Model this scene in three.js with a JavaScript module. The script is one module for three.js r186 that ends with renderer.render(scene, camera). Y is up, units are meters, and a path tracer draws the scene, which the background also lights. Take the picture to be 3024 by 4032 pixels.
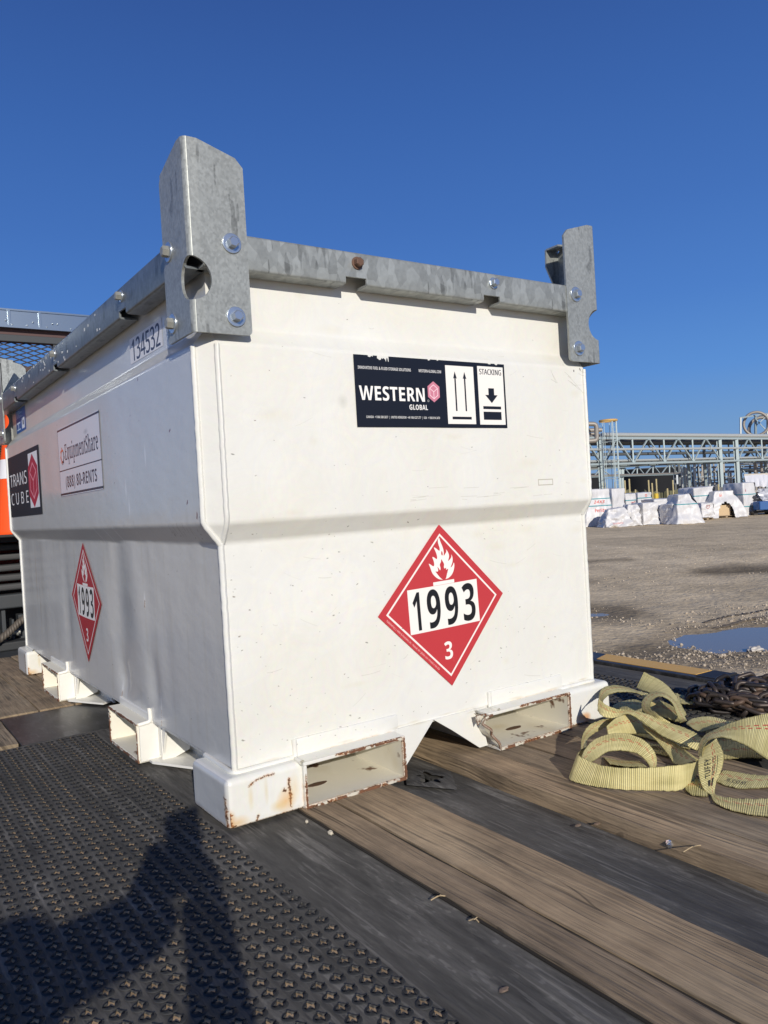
import * as THREE from 'three';
import { RoundedBoxGeometry } from 'three/addons/geometries/RoundedBoxGeometry.js';
import { mergeGeometries, mergeVertices, toCreasedNormals } from 'three/addons/utils/BufferGeometryUtils.js';
import { MarchingCubes } from 'three/addons/objects/MarchingCubes.js';

// ------------------------------------------------------------------ camera, sky, sun, exposure
const scene = new THREE.Scene();
const camera = new THREE.PerspectiveCamera(65.96, 3 / 4, 0.02, 3000);
camera.rotation.order = 'YXZ';
camera.position.set(-0.5977, 0.632, 1.4851);
camera.rotation.set(-0.0101, -0.59966, -0.05877);
scene.add(camera); camera.updateMatrixWorld(true);

const renderer = new THREE.WebGLRenderer({ antialias: true });
renderer.toneMapping = THREE.LinearToneMapping;
renderer.toneMappingExposure = 1.1;
renderer.shadowMap.enabled = true;

const SUN = new THREE.Vector3(-0.299, 0.356, 0.885).normalize();
{
  const W = 1024, H = 512, a = new Float32Array(W * H * 4);
  const stops = [[0, 0.2, 0.3348, 0.5416], [4, 0.1535, 0.3023, 0.5513], [8, 0.0977, 0.2538, 0.5937], [13, 0.0688, 0.1941, 0.5254], [19, 0.0521, 0.1513, 0.4466], [26, 0.0391, 0.1174, 0.373], [34, 0.0288, 0.0828, 0.2859], [50, 0.0167, 0.0558, 0.1953], [90, 0.0093, 0.0372, 0.1395]];
  const d = new THREE.Vector3();
  for (let j = 0; j < H; j++) {
    const el = ((j + .5) / H - .5) * Math.PI, deg = el * 180 / Math.PI;
    for (let i = 0; i < W; i++) {
      const az = ((i + .5) / W - .5) * 2 * Math.PI;
      d.set(Math.cos(el) * Math.cos(az), Math.sin(el), Math.cos(el) * Math.sin(az));
      let c;
      if (deg < 0) { const t = Math.min(1, -deg / 4); c = [.22 - .08 * t, .37 - .26 * t, .585 - .5 * t]; }
      else {
        let k = 0; while (k < stops.length - 2 && deg > stops[k + 1][0]) k++;
        const s0 = stops[k], s1 = stops[k + 1], t = (deg - s0[0]) / (s1[0] - s0[0]);
        c = [1, 2, 3].map(q => s0[q] + (s1[q] - s0[q]) * t);
        const ang = Math.acos(Math.min(1, d.dot(SUN))) * 180 / Math.PI;
        const g = .5 * Math.exp(-ang / 8) + .06 * Math.exp(-ang / 24);
        c = [c[0] + g * 1.0, c[1] + g * .9, c[2] + g * .72];
      }
      const o = (j * W + i) * 4; a[o] = c[0]; a[o + 1] = c[1]; a[o + 2] = c[2]; a[o + 3] = 1;
    }
  }
  const t = new THREE.DataTexture(a, W, H, THREE.RGBAFormat, THREE.FloatType);
  t.mapping = THREE.EquirectangularReflectionMapping; t.magFilter = t.minFilter = THREE.LinearFilter; t.needsUpdate = true;
  scene.background = t; scene.environment = t;
}
const sun = new THREE.DirectionalLight(new THREE.Color().setRGB(1, .945, .85), 3.45);
sun.position.copy(SUN).multiplyScalar(60); sun.castShadow = true;
Object.assign(sun.shadow.camera, { left: -45, right: 45, top: 45, bottom: -45, near: 1, far: 160 });
scene.add(sun); scene.add(sun.target);

// ------------------------------------------------------------------ helpers
function mulberry(s) { return () => { s |= 0; s = s + 0x6D2B79F5 | 0; let t = Math.imul(s ^ s >>> 15, 1 | s); t = t + Math.imul(t ^ t >>> 7, 61 | t) ^ t; return ((t ^ t >>> 14) >>> 0) / 4294967296; }; }
const rnd = mulberry(77);
const rr = (a, b) => a + (b - a) * rnd();
const V = (x, y, z) => new THREE.Vector3(x, y, z);
function hash(x, y, s) { let h = (Math.imul(x, 374761393) + Math.imul(y, 668265263) + Math.imul(s, 974634777)) | 0; h = Math.imul(h ^ h >>> 13, 1274126177); return ((h ^ h >>> 16) >>> 0) / 4294967296; }
function vn(x, y, px, py, s = 0) {           // value noise, period px, py
  const xi = Math.floor(x), yi = Math.floor(y), fx = x - xi, fy = y - yi, m = (a, b) => ((a % b) + b) % b;
  const x0 = m(xi, px), x1 = m(xi + 1, px), y0 = m(yi, py), y1 = m(yi + 1, py), u = fx * fx * (3 - 2 * fx), v = fy * fy * (3 - 2 * fy);
  const a = hash(x0, y0, s), b = hash(x1, y0, s), c = hash(x0, y1, s), e = hash(x1, y1, s);
  return a + (b - a) * u + (c - a) * v + (a - b - c + e) * u * v;
}
function fbm(u, v, fx, fy, oct = 4, s = 0, g = .5) { let r = 0, w = 1, n = 0; for (let o = 0; o < oct; o++) { r += w * vn(u * fx, v * fy, fx, fy, s + o * 17); n += w; w *= g; fx *= 2; fy *= 2; } return r / n; }
const sm = (a, b, x) => { const t = Math.min(1, Math.max(0, (x - a) / (b - a))); return t * t * (3 - 2 * t); };
const s8 = v => Math.max(0, Math.min(255, Math.round(255 * (v <= .0031308 ? 12.92 * v : 1.055 * Math.pow(v, 1 / 2.4) - .055))));
function dataTex(w, h, f, srgb = true) {       // f(u, v, out) with linear colour
  const a = new Uint8Array(w * h * 4), o = [0, 0, 0];
  for (let j = 0; j < h; j++) for (let i = 0; i < w; i++) { f((i + .5) / w, (j + .5) / h, o); const k = (j * w + i) * 4; for (let q = 0; q < 3; q++) a[k + q] = srgb ? s8(o[q]) : Math.max(0, Math.min(255, o[q] * 255)); a[k + 3] = 255; }
  const t = new THREE.DataTexture(a, w, h); t.wrapS = t.wrapT = THREE.RepeatWrapping; t.magFilter = THREE.LinearFilter; t.minFilter = THREE.LinearMipmapLinearFilter; t.generateMipmaps = true;
  t.colorSpace = srgb ? THREE.SRGBColorSpace : THREE.NoColorSpace; t.needsUpdate = true; return t;
}
function canvasTex(w, h, draw) {
  const c = document.createElement('canvas'); c.width = w; c.height = h; const x = c.getContext('2d'); draw(x, w, h);
  const t = new THREE.CanvasTexture(c); t.colorSpace = THREE.SRGBColorSpace; t.anisotropy = 8; return t;
}
const col = (r, g, b) => new THREE.Color().setRGB(r, g, b);
const std = (o) => new THREE.MeshStandardMaterial({ roughness: .7, metalness: 0, ...o });
const names = {};
function numbered(n) { if (!(n in names)) { names[n] = 0; return n; } names[n]++; return n + '_' + String(names[n]).padStart(3, '0'); }
function thing(name, label, category, pos = [0, 0, 0], yaw = 0, group) {
  const g = new THREE.Group(); g.name = numbered(name); g.position.set(...pos); g.rotation.y = yaw; scene.add(g);
  if (label) g.userData.label = label; if (category) g.userData.category = category; if (group) g.userData.group = group;
  g.updateMatrixWorld(true); return g;
}
function shadow(m) { m.castShadow = m.receiveShadow = true; return m; }
const inv = new THREE.Matrix4();
// part given in WORLD coordinates, put under a root (root.matrixWorld is up to date)
function part(root, name, geo, mat) {
  root.updateWorldMatrix(true, false);
  const m = shadow(new THREE.Mesh(geo, mat)); m.name = name; geo.applyMatrix4(inv.copy(root.matrixWorld).invert()); root.add(m); return m;
}
// part given in the LOCAL coordinates of its root
function lpart(root, name, geo, mat) { const m = shadow(new THREE.Mesh(geo, mat)); m.name = name; root.add(m); return m; }
function single(name, label, category, geo, mat, pos = [0, 0, 0], group) { const m = shadow(new THREE.Mesh(geo, mat)); m.name = numbered(name); m.position.set(...pos); m.userData = { label, category }; if (group) m.userData.group = group; scene.add(m); return m; }
function structure(name, geo, mat) { const m = shadow(new THREE.Mesh(geo, mat)); m.name = name; m.userData.kind = 'structure'; scene.add(m); return m; }
function clean(g) { g = g.index ? g.toNonIndexed() : g; for (const k of Object.keys(g.attributes)) if (!['position', 'normal', 'uv'].includes(k)) g.deleteAttribute(k); if (!g.attributes.uv) g.setAttribute('uv', new THREE.BufferAttribute(new Float32Array(g.attributes.position.count * 2), 2)); return g; }
const merge = l => mergeGeometries(l.map(clean));
function box(x0, x1, y0, y1, z0, z1, r = 0) {
  const w = x1 - x0, h = y1 - y0, d = z1 - z0, g = r ? new RoundedBoxGeometry(w, h, d, 2, r) : new THREE.BoxGeometry(w, h, d);
  return clean(g).translate((x0 + x1) / 2, (y0 + y1) / 2, (z0 + z1) / 2);
}
function triUV(g, sc = 1, ou = 0, ov = 0) {       // uv in metres from position and normal
  const p = g.attributes.position, n = g.attributes.normal, uv = new Float32Array(p.count * 2);
  for (let i = 0; i < p.count; i += 1) {
    const ax = Math.abs(n.getX(i)), ay = Math.abs(n.getY(i)), az = Math.abs(n.getZ(i));
    let u, v; if (ay >= ax && ay >= az) { u = p.getX(i); v = p.getZ(i); } else if (ax >= az) { u = p.getZ(i); v = p.getY(i); } else { u = p.getX(i); v = p.getY(i); }
    uv[2 * i] = u * sc + ou; uv[2 * i + 1] = v * sc + ov;
  }
  g.setAttribute('uv', new THREE.BufferAttribute(uv, 2)); return g;
}
function planarUV(g, fn) { const p = g.attributes.position, uv = new Float32Array(p.count * 2); for (let i = 0; i < p.count; i++) { const [u, v] = fn(p.getX(i), p.getY(i), p.getZ(i)); uv[2 * i] = u; uv[2 * i + 1] = v; } g.setAttribute('uv', new THREE.BufferAttribute(uv, 2)); return g; }
function beam(p, q, w, h = w, up = V(0, 1, 0)) {   // box bar from p to q
  const d = q.clone().sub(p), L = d.length(); d.normalize(); if (Math.abs(d.dot(up)) > .98) up = V(.5644, 0, -.8255);
  const x = new THREE.Vector3().crossVectors(up, d).normalize(), y = new THREE.Vector3().crossVectors(d, x);
  const g = clean(new THREE.BoxGeometry(w, h, L)); g.applyMatrix4(new THREE.Matrix4().makeBasis(x, y, d).setPosition(p.clone().add(q).multiplyScalar(.5))); return g;
}
function pipe(p, q, r, seg = 8, r2 = r) {
  const d = q.clone().sub(p), L = d.length(), g = clean(new THREE.CylinderGeometry(r2, r, L, seg, 1));
  g.applyMatrix4(new THREE.Matrix4().makeRotationFromQuaternion(new THREE.Quaternion().setFromUnitVectors(V(0, 1, 0), d.normalize())).setPosition(p.clone().add(q).multiplyScalar(.5))); return g;
}
function tube(pts, r, seg = 40, rs = 8, closed = false) { return clean(new THREE.TubeGeometry(new THREE.CatmullRomCurve3(pts, closed, 'centripetal'), seg, r, rs, closed)); }
function quad(a, b, c, d) {                        // counter-clockwise from outside
  const g = new THREE.BufferGeometry(); g.setAttribute('position', new THREE.BufferAttribute(new Float32Array([...a, ...b, ...c, ...a, ...c, ...d]), 3)); g.computeVertexNormals();
  g.setAttribute('uv', new THREE.BufferAttribute(new Float32Array([0, 0, 1, 0, 1, 1, 0, 0, 1, 1, 0, 1]), 2)); return g;
}
function polyPlate(pts, axis, pos, th) {            // flat plate: outline pts in the plane normal to axis ('z': x,y  'x': z,y  'y': x,z), from pos to pos+th
  const s = new THREE.Shape(pts.map(p => new THREE.Vector2(p[0], p[1]))), g = clean(new THREE.ExtrudeGeometry(s, { depth: th, bevelEnabled: false }));
  const m = new THREE.Matrix4();
  if (axis === 'x') m.makeBasis(V(0, 0, 1), V(0, 1, 0), V(-1, 0, 0)); else if (axis === 'y') m.makeBasis(V(1, 0, 0), V(0, 0, 1), V(0, -1, 0)); else m.identity();
  if (axis === 'z') m.setPosition(0, 0, pos); if (axis === 'x') m.setPosition(pos + th, 0, 0); if (axis === 'y') m.setPosition(0, pos + th, 0);
  g.applyMatrix4(m); return g;
}
const RT = V(.8255, 0, .5644), FW = V(.5644, 0, -.8255), C0 = V(-.5977, .632, 1.4851);
const yard = (s, d, y = -1) => V(C0.x + RT.x * s + FW.x * d, y, C0.z + RT.z * s + FW.z * d);
function at(u, v, d) { const r = V((u - 1512) / 3107.3, -(v - 2016) / 3107.3, -1).applyMatrix4(inv.copy(camera.matrixWorld).setPosition(0, 0, 0)); return r.multiplyScalar(d / r.dot(FW)).add(C0); }
const zx = x => 2250 + x / 2.1434, zy = y => 1580 + y / 2.1434;
const far = (x, y, d) => at(zx(x), zy(y), d);
// ------------------------------------------------------------------ materials
const woodTex = [0, 1, 2].map(k => dataTex(512, 1024, (u, v, o) => {
  const warp = fbm(u, v, 4, 3, 3, 5 + k * 50) * .10, uu = u + warp;
  let f = fbm(uu, v, 90, 12, 4, 11 + k * 50, .72), g = fbm(uu, v, 22, 4, 4, 23 + k * 50), big = fbm(u, v, 3, 3, 3, 31 + k * 50);
  const crack = sm(.66, .72, fbm(uu, v, 60, 4, 2, 41 + k * 50)) * sm(.4, .6, fbm(u, v, 3, 6, 2, 47 + k * 50));
  const blot = fbm(uu, v, 8, 26, 5, 37 + k * 50, .6); let b = .60 + .62 * (f - .5) + .30 * (g - .5) + .35 * (big - .5) + .42 * (blot - .5); b *= 1 - .55 * crack; const rid = Math.abs(fbm(u + warp * .5, v, 7, 2, 3, 91 + k * 50) - .5); b *= 1 - .62 * sm(.010, .002, rid) * sm(.42, .5, fbm(u, v, 4, 5, 2, 95 + k * 50)); for (const [ku, kv, kr] of [[.22, .30, .014], [.71, .62, .012], [.45, .86, .010], [.6, .12, .008]]) { const dx = (u - ku + .04 * Math.sin(v * 30)) * .42, dy = (v - kv) * 1.6 / 2.2, rk = Math.hypot(dx, dy) / kr; if (rk < 1.6) b *= 1 - .42 * sm(.5, .25, rk) - .12 * sm(1.3, .6, rk) * (.5 + .5 * Math.sin(rk * 22)); }
  const dust = sm(.5, .75, fbm(u, v, 5, 9, 4, 57 + k * 50));
  const dark = sm(.66, .8, fbm(u, v, 4, 7, 4, 77 + k * 50)) * .4;
  b = Math.max(.12, b) * (1 - dark);
  o[0] = b * .50 + .05 * dust; o[1] = b * .372 + .045 * dust; o[2] = b * .238 + .033 * dust;
}));
const woodBump = dataTex(512, 1024, (u, v, o) => { const uu = u + fbm(u, v, 4, 3, 3, 5) * .10; const f = fbm(uu, v, 90, 12, 4, 11, .72), c = sm(.66, .72, fbm(uu, v, 60, 4, 2, 41)); o[0] = o[1] = o[2] = f * .8 + .2 - c * .3; }, false);
const woodMats = woodTex.map((t, i) => std({ map: t, bumpMap: woodBump, bumpScale: .004, roughness: .9, color: [col(1, .97, .92), col(.86, .84, .82), col(.78, .79, .8)][i] }));
const blackTex = dataTex(512, 1024, (u, v, o) => {
  const w = fbm(u, v, 5, 5, 4, 3), st = fbm(u + w * .02, v, 44, 14, 5, 9, .72), dust = sm(.42, .72, fbm(u + w * .03, v, 18, 9, 6, 13, .66)), sp = sm(.66, .74, fbm(u, v, 90, 90, 2, 21)), scr = sm(.64, .68, fbm(u + w * .03, v, 90, 9, 3, 61)) * sm(.45, .6, fbm(u, v, 6, 9, 3, 65));
  const b = .050 + .075 * (st - .42) + .040 * dust + .05 * (w - .5) + .05 * sp * dust + .05 * scr;
  const k = Math.max(.012, b); o[0] = k * 1.04; o[1] = k; o[2] = k * .93;
});
const blackBump = dataTex(512, 1024, (u, v, o) => { const w = fbm(u, v, 5, 5, 4, 3); o[0] = o[1] = o[2] = .7 * fbm(u + w * .02, v, 44, 10, 5, 9, .66) + .3 * w; }, false);
const matMat = std({ map: blackTex, bumpMap: blackBump, bumpScale: .006, roughness: .82, color: col(1.2, 1.16, 1.08) });
const stripMat = std({ map: blackTex, bumpMap: blackBump, bumpScale: .006, roughness: .7, color: col(1.0, 1.0, 1.0) });
const steelBlack = std({ color: col(.022, .022, .024), roughness: .6, map: null });
const greyDark = std({ color: col(.045, .05, .055), roughness: .55 });
function galv(cell, seed, ax, amp = .12) {
  const N = cell, P = []; for (let j = 0; j < N; j++) for (let i = 0; i < N; i++) P.push([hash(i, j, seed), hash(i, j, seed + 1), hash(i, j, seed + 2)]);
  return dataTex(512, 512, (u, v, o) => {
    const wu = u + .018 * (fbm(u, v, 12, 12, 2, seed + 8) - .5), wv = v + .03 * (fbm(u, v, 10, 10, 2, seed + 9) - .5);
    const x = wu * N, y = wv * N, xi = Math.floor(x), yi = Math.floor(y); let best = 9, val = 0;
    for (let b = -1; b <= 1; b++) for (let a = -1; a <= 1; a++) { const q = P[((yi + b + N) % N) * N + (xi + a + N) % N], dx = (xi + a + q[0] - x), dy = (yi + b + q[1] - y) * ax, d = dx * dx + dy * dy; if (d < best) { best = d; val = q[2]; } }
    const big = fbm(u, v, 4, 4, 4, seed + 4), fine = fbm(u, v, 60, 60, 2, seed + 6);
    const k = .32 + amp * (val - .5) + .07 * (big - .5) + .07 * (fine - .5) - .10 * sm(.66, .70, fbm(u, v, 40, 7, 2, seed + 12)) * sm(.55, .65, fbm(u, v, 5, 5, 2, seed + 14));
    o[0] = k * .97; o[1] = k; o[2] = k * 1.0;
  });
}
const galvFine = std({ map: galv(96, 200, .7, .085), metalness: .35, roughness: .43, color: col(1.08, 1.09, 1.03) });
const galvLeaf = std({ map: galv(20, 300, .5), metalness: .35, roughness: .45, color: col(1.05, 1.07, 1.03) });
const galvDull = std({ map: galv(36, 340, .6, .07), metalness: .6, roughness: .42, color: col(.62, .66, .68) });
const zinc = std({ color: col(.5, .55, .6), metalness: .8, roughness: .28 });
const zincDull = std({ color: col(.33, .33, .30), metalness: .4, roughness: .5 });
const rustBolt = std({ color: col(.16, .09, .06), metalness: .3, roughness: .6 });

// cream white paint of the tank; chips, scratches, dirt and rust are painted where they are on it
const PC = { base: 'rgb(225,224,217)' };
function speck(x, cx, cy, r, n, fill, seed, ang = null) { const q = mulberry(seed); x.fillStyle = fill; x.beginPath(); const a0 = ang === null ? q() * 6.28 : ang; for (let i = 0; i <= n; i++) { const a = i / n * 6.283, R = r * (.35 + .9 * q()), px = Math.cos(a) * R * 1.9, py = Math.sin(a) * R * .7; x.lineTo(cx + px * Math.cos(a0) - py * Math.sin(a0), cy + px * Math.sin(a0) + py * Math.cos(a0)); } x.fill(); }
function softBlob(x, cx, cy, rx, ry, rgb, al) { x.save(); x.translate(cx, cy); x.scale(rx, ry); const g = x.createRadialGradient(0, 0, 0, 0, 0, 1); g.addColorStop(0, `rgba(${rgb},${al})`); g.addColorStop(1, `rgba(${rgb},0)`); x.fillStyle = g; x.fillRect(-1, -1, 2, 2); x.restore(); }
function rustRun(x, pts, w, seed) { const q = mulberry(seed); for (let k = 0; k < pts.length - 1; k++) { const [ax, ay] = pts[k], [bx, by] = pts[k + 1], L = Math.hypot(bx - ax, by - ay), n = Math.ceil(L / 2.2); for (let i = 0; i < n; i++) { const t = i / n, px = ax + (bx - ax) * t + (q() - .5) * w * .6, py = ay + (by - ay) * t + (q() - .5) * w * .6, r = w * (.25 + .8 * q()); const c = ['92,52,32', '70,40,28', '120,66,34', '54,34,27'][Math.floor(q() * 4)]; softBlob(x, px, py, r * 1.8, r * 1.8, '190,120,50', .10); speck(x, px, py, r * .5, 7, `rgba(${c},.9)`, Math.floor(q() * 1e6)); } } }
const FS = 1400;                                       // px per metre, front canvas: x from -0.05, y from 0
const frontTex = canvasTex(1750, 1750, (x, w, h) => {
  const X = m => (m + .05) * FS, Y = m => h - m * FS, q = mulberry(5);
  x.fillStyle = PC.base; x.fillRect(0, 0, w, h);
  for (let i = 0; i < 260; i++) softBlob(x, q() * w, q() * h, 40 + 200 * q(), 40 + 220 * q(), q() < .5 ? '222,216,196' : '241,240,232', .13);
  for (let i = 0; i < 22; i++) softBlob(x, X(.05 + q() * 1.1), Y(.2 + q() * .9), 20 + 60 * q(), 8 + 20 * q(), '205,194,160', .16);
  x.lineCap = 'round';
  for (let i = 0; i < 46; i++) { const cx = X(.1 + q() * 1.0), cy = Y(.15 + q() * 1.0), L = 12 + 90 * q(), a = -.6 + q() * 1.1; x.strokeStyle = `rgba(150,146,128,${.08 + .2 * q()})`; x.lineWidth = .8 + 1.4 * q(); x.beginPath(); x.moveTo(cx, cy); x.quadraticCurveTo(cx + L * .5 * Math.cos(a), cy + L * .5 * Math.sin(a) + 4, cx + L * Math.cos(a), cy + L * Math.sin(a)); x.stroke(); }
  for (let i = 0; i < 210; i++) { const low = q() < .8, mx = low ? .05 + Math.pow(q(), 1.3) * .95 : q() * 1.1, my = low ? .12 + Math.pow(q(), 1.5) * .48 : .6 + q() * .5; speck(x, X(mx), Y(my), 1.2 + 3.0 * q() * q(), 6, `rgba(${q() < .8 ? '128,126,116' : '96,84,70'},${.45 + .4 * q()})`, i + 9, -.5 + q()); }
  // scuffs near the upper right corner and above the fold line
  for (let i = 0; i < 10; i++) { x.strokeStyle = 'rgba(120,112,92,.35)'; x.lineWidth = 1.4; const cx = X(.98 + q() * .14), cy = Y(.93 + q() * .05); x.beginPath(); x.moveTo(cx, cy); x.lineTo(cx + 20 + 40 * q(), cy + 10 + 40 * q()); x.stroke(); }
  speck(x, X(1.075), Y(.966), 4, 8, 'rgb(50,42,36)', 71); speck(x, X(1.10), Y(.972), 4, 8, 'rgb(70,60,48)', 72);
  x.strokeStyle = 'rgba(140,132,108,.55)'; x.lineWidth = 3; x.strokeRect(X(.915), Y(.672), 75, 20);
  for (let i = 0; i < 16; i++) { x.strokeStyle = 'rgba(130,124,104,.3)'; x.lineWidth = 1.2; const cx = X(.42 + q() * .55), cy = Y(.63 + q() * .04); x.beginPath(); x.moveTo(cx, cy); x.lineTo(cx + 20 + 70 * q(), cy - 6 + 8 * q()); x.stroke(); }
  softBlob(x, X(.325), Y(.864), 22, 26, '170,168,158', .35);
  // rust on the corner feet and round the fork pockets
  rustRun(x, [[X(.046), Y(.077)], [X(.06), Y(.086)], [X(.085), Y(.09)], [X(.106), Y(.09)]], 5, 21);
  rustRun(x, [[X(.137), Y(.072)], [X(.138), Y(.05)], [X(.139), Y(.012)]], 8, 22); rustRun(x, [[X(.126), Y(.05)], [X(.13), Y(.047)]], 9, 23);
  softBlob(x, X(.128), Y(.028), 36, 40, '222,150,60', .5); softBlob(x, X(.11), Y(.022), 30, 20, '214,170,90', .4); softBlob(x, X(.15), Y(.05), 20, 50, '220,170,90', .25);
  rustRun(x, [[X(.0), Y(.035)], [X(.003), Y(.015)], [X(.01), Y(.004)]], 13, 24); softBlob(x, X(.02), Y(.012), 40, 22, '210,150,70', .45);
  rustRun(x, [[X(.0), Y(.002)], [X(.06), Y(.001)], [X(.17), Y(.002)]], 6, 25); rustRun(x, [[X(.065), Y(.016)], [X(.06), Y(.004)]], 5, 26);
  softBlob(x, X(.05), Y(.055), 10, 45, '206,176,110', .3); softBlob(x, X(.085), Y(.06), 8, 50, '206,180,120', .3);
  for (const [a, b, s] of [[.169, .433, 30], [.719, .980, 40]]) {
    rustRun(x, [[X(a + .004), Y(.003)], [X(b - .004), Y(.003)]], 10, s); rustRun(x, [[X(b - .004), Y(.003)], [X(b - .004), Y(.1)]], 8, s + 1); rustRun(x, [[X(a + .08), Y(.098)], [X(b - .01), Y(.098)]], 9, s + 2); rustRun(x, [[X(a + .004), Y(.07)], [X(a + .004), Y(.0)]], 6, s + 3);
  }
  softBlob(x, X(1.035), Y(.02), 45, 20, '214,130,50', .6); softBlob(x, X(1.05), Y(.012), 25, 30, '190,100,40', .5); rustRun(x, [[X(.99), Y(.005)], [X(1.08), Y(.004)]], 6, 50);
  for (let i = 0; i < 26; i++) softBlob(x, X(q() * 1.15), Y(.1 + q() * .012), 30 + 40 * q(), 5, '176,158,120', .22);
});
const SS = 700;                                        // px per metre, side canvas: z from -2.37, y from 0
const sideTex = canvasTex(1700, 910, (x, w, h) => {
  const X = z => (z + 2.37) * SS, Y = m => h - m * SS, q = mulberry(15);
  x.fillStyle = 'rgb(207,207,203)'; x.fillRect(0, 0, w, h);  // base darker than the front: the side's shade put into the paint colour
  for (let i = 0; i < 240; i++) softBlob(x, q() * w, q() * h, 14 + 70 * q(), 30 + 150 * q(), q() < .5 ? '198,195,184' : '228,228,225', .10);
  for (let i = 0; i < 60; i++) softBlob(x, X(-2.2 + q() * 2.1), Y(.1 + q() * .5), 4 + 8 * q(), 40 + 90 * q(), '176,168,150', .16);
  softBlob(x, X(-1.95), Y(.42), 9, 120, '170,150,118', .4); softBlob(x, X(-1.9), Y(.3), 6, 120, '170,150,118', .35);
  for (let i = 0; i < 130; i++) speck(x, X(-2.2 + q() * 2.15), Y(.13 + q() * .85), .7 + 1.5 * q() * q(), 6, `rgba(${q() < .7 ? '120,118,110' : '245,245,242'},.7)`, i + 300);
  for (const [z, y, r] of [[-.20, .82, 2.2], [-.40, .965, 2.6], [-.12, .66, 2.6], [-.07, .63, 3], [-.035, .61, 3]]) speck(x, X(z), Y(y), r, 8, 'rgb(92,30,28)', Math.floor(-z * 999));
  for (const [z, y] of [[-.38, .78], [-.55, .71], [-.53, .66], [-.9, .59], [-.8, .592], [-.7, .59]]) { softBlob(x, X(z), Y(y), 5, 24, '246,246,244', .8); }
  for (const [z, y, l] of [[-.55, .42, 14], [-.48, .145, 34], [-.83, .14, 14], [-1.43, .145, 16]]) { softBlob(x, X(z), Y(y), 6, l * 1.5, '246,246,243', .95); rustRun(x, [[X(z), Y(y)], [X(z) - 2, Y(y) + l]], 3, Math.floor(-z * 99)); }
  x.strokeStyle = 'rgba(100,96,90,.5)'; x.lineWidth = 1; for (let i = 0; i < 26; i++) { const cx = X(-.3 + q() * .28), cy = Y(.58 + q() * .02); x.beginPath(); x.moveTo(cx, cy); x.lineTo(cx + 6, cy - 14 * q()); x.stroke(); }
  rustRun(x, [[X(-.19), Y(.003)], [X(0), Y(.003)]], 4, 90); rustRun(x, [[X(-.012), Y(.06)], [X(-.006), Y(.0)]], 5, 91);
  for (const [a, b] of [[-.829, -.566], [-1.753, -1.486]]) { rustRun(x, [[X(a), Y(.1)], [X(b), Y(.1)]], 4, 92); rustRun(x, [[X(a), Y(.003)], [X(b), Y(.003)]], 4, 93); rustRun(x, [[X(b), Y(.1)], [X(b), Y(0)]], 4, 94); }
  rustRun(x, [[X(-2.13), Y(.09)], [X(-2.13), Y(0)]], 5, 95);
});
const innerTex = dataTex(512, 512, (u, v, o) => { const a = fbm(u, v, 5, 5, 4, 400), r = sm(.65, .71, fbm(u, v, 7, 7, 5, 410, .6)), st = sm(.55, .75, fbm(u, v, 4, 3, 4, 420)); o[0] = (.78 - .10 * st + .1 * (a - .5)) * (1 - r) + .16 * r; o[1] = (.74 - .13 * st + .1 * (a - .5)) * (1 - r) + .085 * r; o[2] = (.62 - .17 * st + .1 * (a - .5)) * (1 - r) + .05 * r; });
const paintBump = dataTex(512, 512, (u, v, o) => { o[0] = o[1] = o[2] = fbm(u, v, 14, 14, 4, 430); }, false); paintBump.repeat.set(3, 3);
const mPaint = o => new THREE.MeshPhysicalMaterial({ roughness: .42, clearcoat: .25, clearcoatRoughness: .25, bumpMap: paintBump, bumpScale: .0012, ...o });
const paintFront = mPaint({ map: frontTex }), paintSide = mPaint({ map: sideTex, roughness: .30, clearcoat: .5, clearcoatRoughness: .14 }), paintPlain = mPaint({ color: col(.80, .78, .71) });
const paintInner = std({ map: innerTex, roughness: .6 });
const rustTex = dataTex(256, 256, (u, v, o) => { const a = fbm(u, v, 8, 8, 5, 440, .65), p = sm(.56, .64, fbm(u, v, 6, 6, 4, 450)); o[0] = (.10 + .16 * a) * (1 - p) + .6 * p; o[1] = (.045 + .07 * a) * (1 - p) + .56 * p; o[2] = (.025 + .03 * a) * (1 - p) + .46 * p; });
const rustEdge = std({ map: rustTex, roughness: .9 });
// ------------------------------------------------------------------ ground of the yard
const ell = (s, d, e) => Math.hypot((s - e[0]) / e[2], (d - e[1]) / e[3]);
const PUD = [[4.55, 8.3, 1.45, .72], [2.3, 10.55, .62, .34]];
const WET = [[2.5, 10.7, 1.05, 1.05, .55], [7.2, 14.8, 1.9, .75, .62], [4.85, 18.6, 1.05, .45, .5], [4.0, 14.5, .62, .17, .55], [3.6, 7.6, 2.3, .9, .5], [9, 15.6, 3, .5, .4], [4.5, 8.3, 2.0, 1.2, .45]];
const n2 = (x, z, f, s) => fbm(x * f / 64 + .5, z * f / 64 + .5, 64, 64, 3, s);
function groundH(s, d) {
  let h = -1 + .035 * (n2(s, d, 2.2, 500) - .5) + .06 * (n2(s, d, .5, 510) - .5);
  const near = sm(60, 20, d); h = -1 + (h + 1) * near;
  for (const e of PUD) { const r = ell(s, d, e) + .25 * (n2(s, d, 2.5, 520) - .5); h = h * sm(.8, 1.35, r) + (1 - sm(.8, 1.35, r)) * (-1.035) ; }
  return h;
}
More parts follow.
